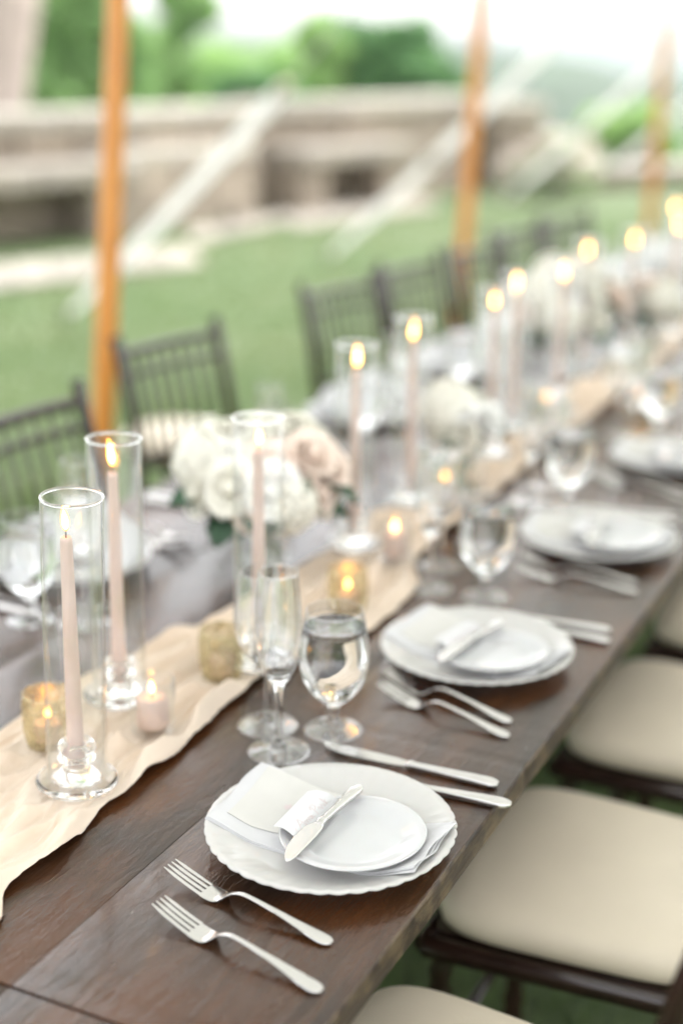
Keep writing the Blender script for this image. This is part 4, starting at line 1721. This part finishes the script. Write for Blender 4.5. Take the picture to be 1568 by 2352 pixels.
# ================================================================== FLOWERS
def rose_mesh(name, mat, seed, R=0.036):
    rg = random.Random(seed)
    parts = []
    n_p = 17
    for k in range(n_p):
        t = k / (n_p - 1)
        a = k * 2.4
        rad = R * (0.10 + 0.90 * t ** 0.8)
        hgt = R * (1.05 - 0.35 * t)
        wdt = R * (0.55 + 0.75 * t)
        lean = 0.05 + 0.75 * t ** 1.4
        curl = 0.25 * t

        def fn(s, q):
            aa = (s - 0.5) * 2
            x = aa * wdt * (0.55 + 0.45 * sin(pi * (0.15 + 0.75 * q)))
            up = q * hgt * (1 - 0.18 * aa * aa)
            outw = rad * (0.35 + 0.65 * q ** 0.6) + lean * R * 0.35 * q * q + curl * R * max(0, q - 0.7) * 2.2 - 0.45 * aa * aa * wdt * (1 - 0.3 * t)
            z = up - (curl * R * 1.1) * max(0, q - 0.75) - R * 0.42
            px = outw * cos(a) - x * sin(a)
            py = outw * sin(a) + x * cos(a)
            return (px, py, z + 0.002 * rg.uniform(-1, 1))
        parts.append(sheet(6, 6, fn, 0.0006))
    bud = [(x, y, z + R * 0.05) for x, y, z in lathe([(0, -R * 0.5), (R * 0.36, -R * 0.3), (R * 0.42, 0), (R * 0.36, R * 0.28), (R * 0.2, R * 0.46), (R * 0.05, R * 0.40), (0, R * 0.36)], 14)[0]]
    parts.append((bud, lathe([(0, 0), (1, 1), (1, 2), (1, 3), (1, 4), (1, 5), (0, 6)], 14)[1]))
    return make_mesh(name, *merge(*parts), mat=mat)


ROSES = {}
for m in ('rose_cream', 'rose_white', 'rose_blush'):
    ROSES[m] = [rose_mesh('rose', m, s) for s in (1, 2)]


def hydrangea_mesh(seed, R=0.055):
    rg = random.Random(seed)
    V, F = [], []
    for i in range(130):
        z = 1 - 1.5 * (i + 0.5) / 130
        a = i * 2.39996
        n = Vector((sqrt(max(0, 1 - z * z)) * cos(a), sqrt(max(0, 1 - z * z)) * sin(a), z))
        c = n * R * rg.uniform(0.9, 1.05)
        bx = n.orthogonal().normalized()
        by = n.cross(bx)
        r0 = rg.uniform(0, pi)
        for p in range(4):
            aa = r0 + p * pi / 2
            d = bx * cos(aa) + by * sin(aa)
            e = n.cross(d)
            s = R * 0.17
            o = len(V)
            V += [c, c + d * s * 0.7 + e * s * 0.5 + n * s * 0.15, c + d * s * 1.15 + n * s * 0.25, c + d * s * 0.7 - e * s * 0.5 + n * s * 0.15]
            F.append((o, o + 1, o + 2, o + 3))
    return make_mesh('hydrangea', V, F, 'rose_cream', smooth=False)


HYD = hydrangea_mesh(4)


def leaf_fn(s, t):
    w = 0.020 * sin(pi * min(1, s * 0.97 + 0.02)) ** 0.8
    y = (t - 0.5) * 2 * w
    return (0.055 * s, y, -0.010 * s * s + abs(t - 0.5) * 0.010)


LEAF = make_mesh('leaf', *sheet(8, 4, leaf_fn, 0.0006), mat='leaf')
vp = [(0, 0), (0.040, 0), (0.044, 0.003), (0.046, 0.05), (0.050, 0.105), (0.0490, 0.106), (0.0470, 0.105), (0.0430, 0.05), (0.0410, 0.008), (0, 0.007)]
VASE = make_mesh('vase', *lathe(vp, 48), mat='votive_clear', angle=50)
STEMS = make_mesh('stems', *merge(*[tube([(cos(a) * 0.030, sin(a) * 0.030, 0.010), (cos(a + 2.6) * 0.012, sin(a + 2.6) * 0.012, 0.06), (cos(a + 3.1) * 0.040, sin(a + 3.1) * 0.040, 0.125)], 0.0026, 7) for a in [i * 0.7 for i in range(9)]]), mat='stem')


def arrangement(pos, rx, rz, zc, count, label, seed, vs_=1.0, blush=0.25, hyd=4, leaves=16, flank=None):
    rg = random.Random(seed)
    root = tag(empty('flower_arrangement', pos, (0, 0, 0 if flank else rg.uniform(0, 6))), label, 'flowers', 'flower arrangements on the runner')
    add('vase', VASE, root, (0, 0, 0), None, (vs_,) * 3)
    add('stems', STEMS, root, (0, 0, 0), None, (vs_,) * 3)
    pts = []
    tries = 0
    while len(pts) < count and tries < 4000:
        tries += 1
        a, z = rg.uniform(0, 2 * pi), rg.uniform(-0.45, 1)
        r = sqrt(max(0, 1 - z * z))
        n = Vector((r * cos(a), r * sin(a), z))
        p = Vector((n.x * rx, n.y * rx, zc + n.z * rz))
        if all((p - q).length > 0.039 for q, _ in pts):
            pts.append((p, n))
    for i, (p, n) in enumerate(pts):
        nn = Vector((n.x, n.y, n.z * 0.9 + 0.35)).normalized()
        e = nn.to_track_quat('Z', 'Y').to_euler()
        x = rg.random()
        if i < hyd:
            add('hydrangea', HYD, root, p * 0.92 + Vector((0, 0, zc)) * 0.08, e, (rg.uniform(0.85, 1.1),) * 3)
        else:
            is_blush = x < blush if flank is None else ((n - flank).length < 0.62 or x < 0.05)
            m = 'rose_blush' if is_blush else ('rose_cream' if x < 0.65 else 'rose_white')
            s = rg.uniform(0.62, 1.08)
            p = p + nn * rg.uniform(-0.012, 0.014)
            add('rose', rg.choice(ROSES[m]), root, p, e, (s, s, s))
    for i in range(leaves):
        a = rg.uniform(0, 2 * pi)
        z = rg.uniform(-0.75, -0.1) if i < leaves * 0.7 else rg.uniform(0.1, 0.9)
        r = sqrt(1 - z * z)
        p = Vector((r * cos(a) * rx * 0.8, r * sin(a) * rx * 0.8, zc + z * rz * 0.95))
        sc = rg.uniform(0.9, 1.5)
        add('leaf', LEAF, root, p, (rg.uniform(-0.5, 0.5), rg.uniform(0.2, 0.9), a), (sc,) * 3)
    return root


fa = P(612, 1075, T + 0.175)
arrangement((fa.x, fa.y, RT_Z), 0.122, 0.068, 0.158, 44, 'big low arrangement of cream and blush roses with dark leaves by third candle', 3, 1.0, 0.42, 3, 40, (RT * 0.62 - Vector((FW.x, FW.y, 0)) * 0.7 + Vector((0, 0, 0.35))).normalized())
fb = P(1305, 700, T + 0.18)
arrangement((fb.x, fb.y, RT_Z), 0.135, 0.10, 0.175, 26, 'cream hydrangea and rose arrangement farther along the runner among tall candles', 4, 1.0, 0.25, 7, 16)
fc = P(1068, 975, T + 0.155)
arrangement((fc.x, fc.y, RT_Z), 0.052, 0.04, 0.150, 8, 'small posy of cream roses in a glass between the second and third settings', 5, 0.9, 0.1, 1, 8)
fd = P(1500, 690, T + 0.16)
arrangement((fd.x, fd.y, RT_Z), 0.08, 0.06, 0.150, 12, 'small white posy near the end of the candle row', 6, 0.9, 0.1, 2, 8)

STAND = [(c[0].x, c[0].y, 0.052) for c in cands] + [(p[0], p[1], 0.036) for p in VOTPOS] + [(q.x, q.y, 0.05) for q in (fa, fb, fc, fd)]
tag(add('table_runner', make_mesh('table_runner', *sheet(900, 150, runner_fn, 0.0009), mat='runner')), 'crumpled peach gauze runner trailing down the middle of the tables', 'runner')

# ================================================================== CHAIRS
def make_chair():
    r = empty('chiavari_chair')
    fwid, bwid, dep, zs = 0.205, 0.185, 0.205, 0.445
    # cushion: domed, rounded trapezoid
    secs = []
    for (sc, z) in ((0.93, zs + 0.004), (0.985, zs + 0.010), (1.0, zs + 0.024), (0.985, zs + 0.040), (0.93, zs + 0.052), (0.80, zs + 0.059), (0.5, zs + 0.063), (0.06, zs + 0.065)):
        ring = []
        for k in range(56):
            a = 2 * pi * k / 56
            c, s = cos(a), sin(a)
            e = 0.42
            x = math.copysign(abs(c) ** e, c)
            y = math.copysign(abs(s) ** e, s)
            wx = fwid + (bwid - fwid) * (1 - (y + 1) / 2)
            ring.append((x * wx * sc, y * dep * sc, z))
        secs.append(ring)
    add('cushion', make_mesh('cushion', *loft(secs), mat='ivory'), r)
    fr = []
    for sx in (-1, 1):
        fr.append(tube([(sx * (bwid - 0.005), -dep + 0.01, zs - 0.016), (sx * (fwid - 0.005), dep - 0.01, zs - 0.016)], 0.017, 10))
    fr.append(tube([(-fwid + 0.005, dep - 0.01, zs - 0.016), (fwid - 0.005, dep - 0.01, zs - 0.016)], 0.017, 10))
    fr.append(tube([(-bwid + 0.005, -dep + 0.01, zs - 0.016), (bwid - 0.005, -dep + 0.01, zs - 0.016)], 0.017, 10))
    v, f = box(0, 0, zs - 0.012, 2 * bwid, 2 * dep - 0.02, 0.03)
    fr.append((v, f))
    add('seat_frame', make_mesh('seat_frame', *merge(*fr), mat='mahogany', angle=45), r)

    def turned(a, b, rad, rings):
        a, b = Vector(a), Vector(b)
        pts, rr = [], []
        n = 36
        for i in range(n + 1):
            t = i / n
            pts.append(a.lerp(b, t))
            k = rad * (1 - 0.22 * abs(t - 0.45))
            for q in rings:
                k += rad * 0.30 * exp(-((t - q) / 0.016) ** 2)
            rr.append(k)
        return tube(pts, rr, 10)
    for sx in (-1, 1):
        add('front_leg', make_mesh('front_leg', *turned((sx * (fwid - 0.018), dep - 0.025, 0.0), (sx * (fwid - 0.02), dep - 0.03, zs - 0.01), 0.016, (0.12, 0.2, 0.8, 0.88)), mat='mahogany'), r)
        pts = [(sx * bwid, -dep - 0.035, 0), (sx * (bwid - 0.004), -dep + 0.008, zs * 0.55), (sx * (bwid - 0.004), -dep + 0.004, zs), (sx * (bwid - 0.006), -dep - 0.012, 0.62), (sx * (bwid - 0.008), -dep - 0.045, 0.80), (sx * (bwid - 0.008), -dep - 0.075, 0.925), (sx * (bwid - 0.008), -dep - 0.077, 0.935)]
        add('back_post', make_mesh('back_post', *tube(smooth_profile3(pts), [0.0145] * (6 * 6) + [0.010], 12), mat='mahogany'), r)
    yt, yl = -dep - 0.066, -dep - 0.014

    def rail(z, y, rad, bow=0.018):
        return tube([(x * (bwid - 0.008), y - bow * (1 - x * x), z) for x in [-1 + 2 * i / 12 for i in range(13)]], rad, 10)
    add('top_rail', make_mesh('top_rail', *rail(0.895, yt, 0.0125), mat='mahogany'), r)
    add('middle_rail', make_mesh('middle_rail', *rail(0.842, yt + 0.014, 0.0075), mat='mahogany'), r)
    add('lower_rail', make_mesh('lower_rail', *rail(0.635, yl, 0.0090), mat='mahogany'), r)
    for i in range(7):
        x = -1 + 2 * (i + 1) / 8
        bow = 0.018 * (1 - x * x)
        add('spindle', make_mesh('spindle', *tube([(x * (bwid - 0.008), yl - bow, 0.635), (x * (bwid - 0.008), (yl + yt) / 2 + 0.010 - bow, 0.74), (x * (bwid - 0.008), yt - bow, 0.893)], [0.0052, 0.0066, 0.0050], 8), mat='mahogany'), r)
    st = []
    for z in (0.16, 0.25):
        for sx in (-1, 1):
            st.append(((sx * (bwid - 0.004), -dep - 0.01, z), (sx * (fwid - 0.018), dep - 0.027, z)))
    st.append(((-(fwid - 0.018), dep - 0.026, 0.22), (fwid - 0.018, dep - 0.026, 0.22)))
    st.append(((-bwid, -dep - 0.012, 0.22), (bwid, -dep - 0.012, 0.22)))
    for a, b in st:
        add('stretcher', make_mesh('stretcher', *tube([a, b], 0.0095, 8), mat='mahogany'), r)
    return r


def smooth_profile3(pts, sub=6):
    out = []
    n = len(pts)
    for i in range(n - 1):
        p0, p1, p2, p3 = [Vector(q) for q in (pts[max(i - 1, 0)], pts[i], pts[i + 1], pts[min(i + 2, n - 1)])]
        for k in range(sub):
            t = k / sub
            out.append(0.5 * (2 * p1 + (p2 - p0) * t + (2 * p0 - 5 * p1 + 4 * p2 - p3) * t * t + (3 * p1 - p0 - 3 * p2 + p3) * t ** 3))
    out.append(Vector(pts[-1]))
    return out


chair = make_chair()
near = []
q2 = P(1003, 2085, 0.475)          # table-side corner of the second seat
cx2 = q2.x + 0.178
cyn = q2.y - 0.205 + 0.020
step = C2.x - C1.x
for k in range(4):
    near.append((cx2 + (k - 1) * 0.562, cyn + (0.0, 0.0, -0.012, -0.02)[k], radians((-2, 1, -1, 2)[k])))
for i, (x, y, a) in enumerate(near):
    c = chair if i == 0 else copy_tree(chair)
    c.location = (x, y, 0)
    c.rotation_euler = (0, 0, a)
    tag(c, 'dark chiavari chair with ivory cushion, %s from the seam on the cushioned-seat side' % ORD[i], 'chair', 'chairs with visible ivory cushions')
tops = [((-90, 1000), (228, 903)), ((276, 812), (496, 764)), ((698, 682), (835, 655)), ((876, 628), (985, 606)), ((1034, 588), (1110, 575)), ((1128, 542), (1212, 528)), ((1246, 512), (1300, 505))]
for i, (a, b) in enumerate(tops):
    qa, qb = P(*a, 0.90), P(*b, 0.90)
    c = copy_tree(chair)
    d = qb - qa
    ang = atan2(d.y, d.x)
    ang = max(-0.28, min(0.15, ang))
    mid = qa + Vector((cos(ang), sin(ang), 0)) * 0.177
    mid = Vector((mid.x, mid.y, 0)) - Vector((-sin(ang), cos(ang), 0)) * 0.271
    c.location = mid
    c.rotation_euler = (0, 0, ang + pi)
    tag(c, 'dark spindle-back chiavari chair, %s along the lawn side of the tables' % ORD[i], 'chair', 'chairs along the lawn side')

# low stool with a pale cushion standing on the grass behind the lawn-side chairs
sp = P(408, 985, 0.46)
root = tag(empty('low_stool', (sp.x, sp.y, 0)), 'low stool with pale pinkish beige cushion on the grass behind the lawn-side chairs', 'stool')
add('cushion', make_mesh('cushion', *lathe(smooth_profile([(0, 0.405), (0.15, 0.405), (0.172, 0.418), (0.174, 0.438), (0.155, 0.458), (0.09, 0.468), (0, 0.47)], 4), 40), mat='ivory'), root)
add('rim', make_mesh('rim', *lathe([(0, 0.372), (0.165, 0.372), (0.168, 0.38), (0.168, 0.402), (0.16, 0.404), (0, 0.404)], 40), mat='mahogany', angle=45), root)
for k in range(4):
    a = pi / 4 + k * pi / 2
    add('leg', make_mesh('leg', *tube([(cos(a) * 0.16, sin(a) * 0.16, 0), (cos(a) * 0.13, sin(a) * 0.13, 0.375)], [0.012, 0.016], 10), mat='mahogany'), root)

# ================================================================== AIR
m = bpy.data.materials.new('thin_haze')
m.use_nodes = True
N, L = m.node_tree.nodes, m.node_tree.links
N.remove(N['Principled BSDF'])
pv = N.new('ShaderNodeVolumePrincipled')
pv.inputs['Color'].default_value = (0.90, 0.95, 1.0, 1)
pv.inputs['Density'].default_value = 0.00013
pv.inputs['Anisotropy'].default_value = 0.2
L.new(pv.outputs[0], N['Material Output'].inputs['Volume'])
hz = add('haze', make_mesh('haze', *box(0, 0, -28, 13000, 13000, 100), mat=None, smooth=False))
hz.data.materials.append(m)
tag(hz, 'thin pale haze over the valley', 'haze', kind='stuff')
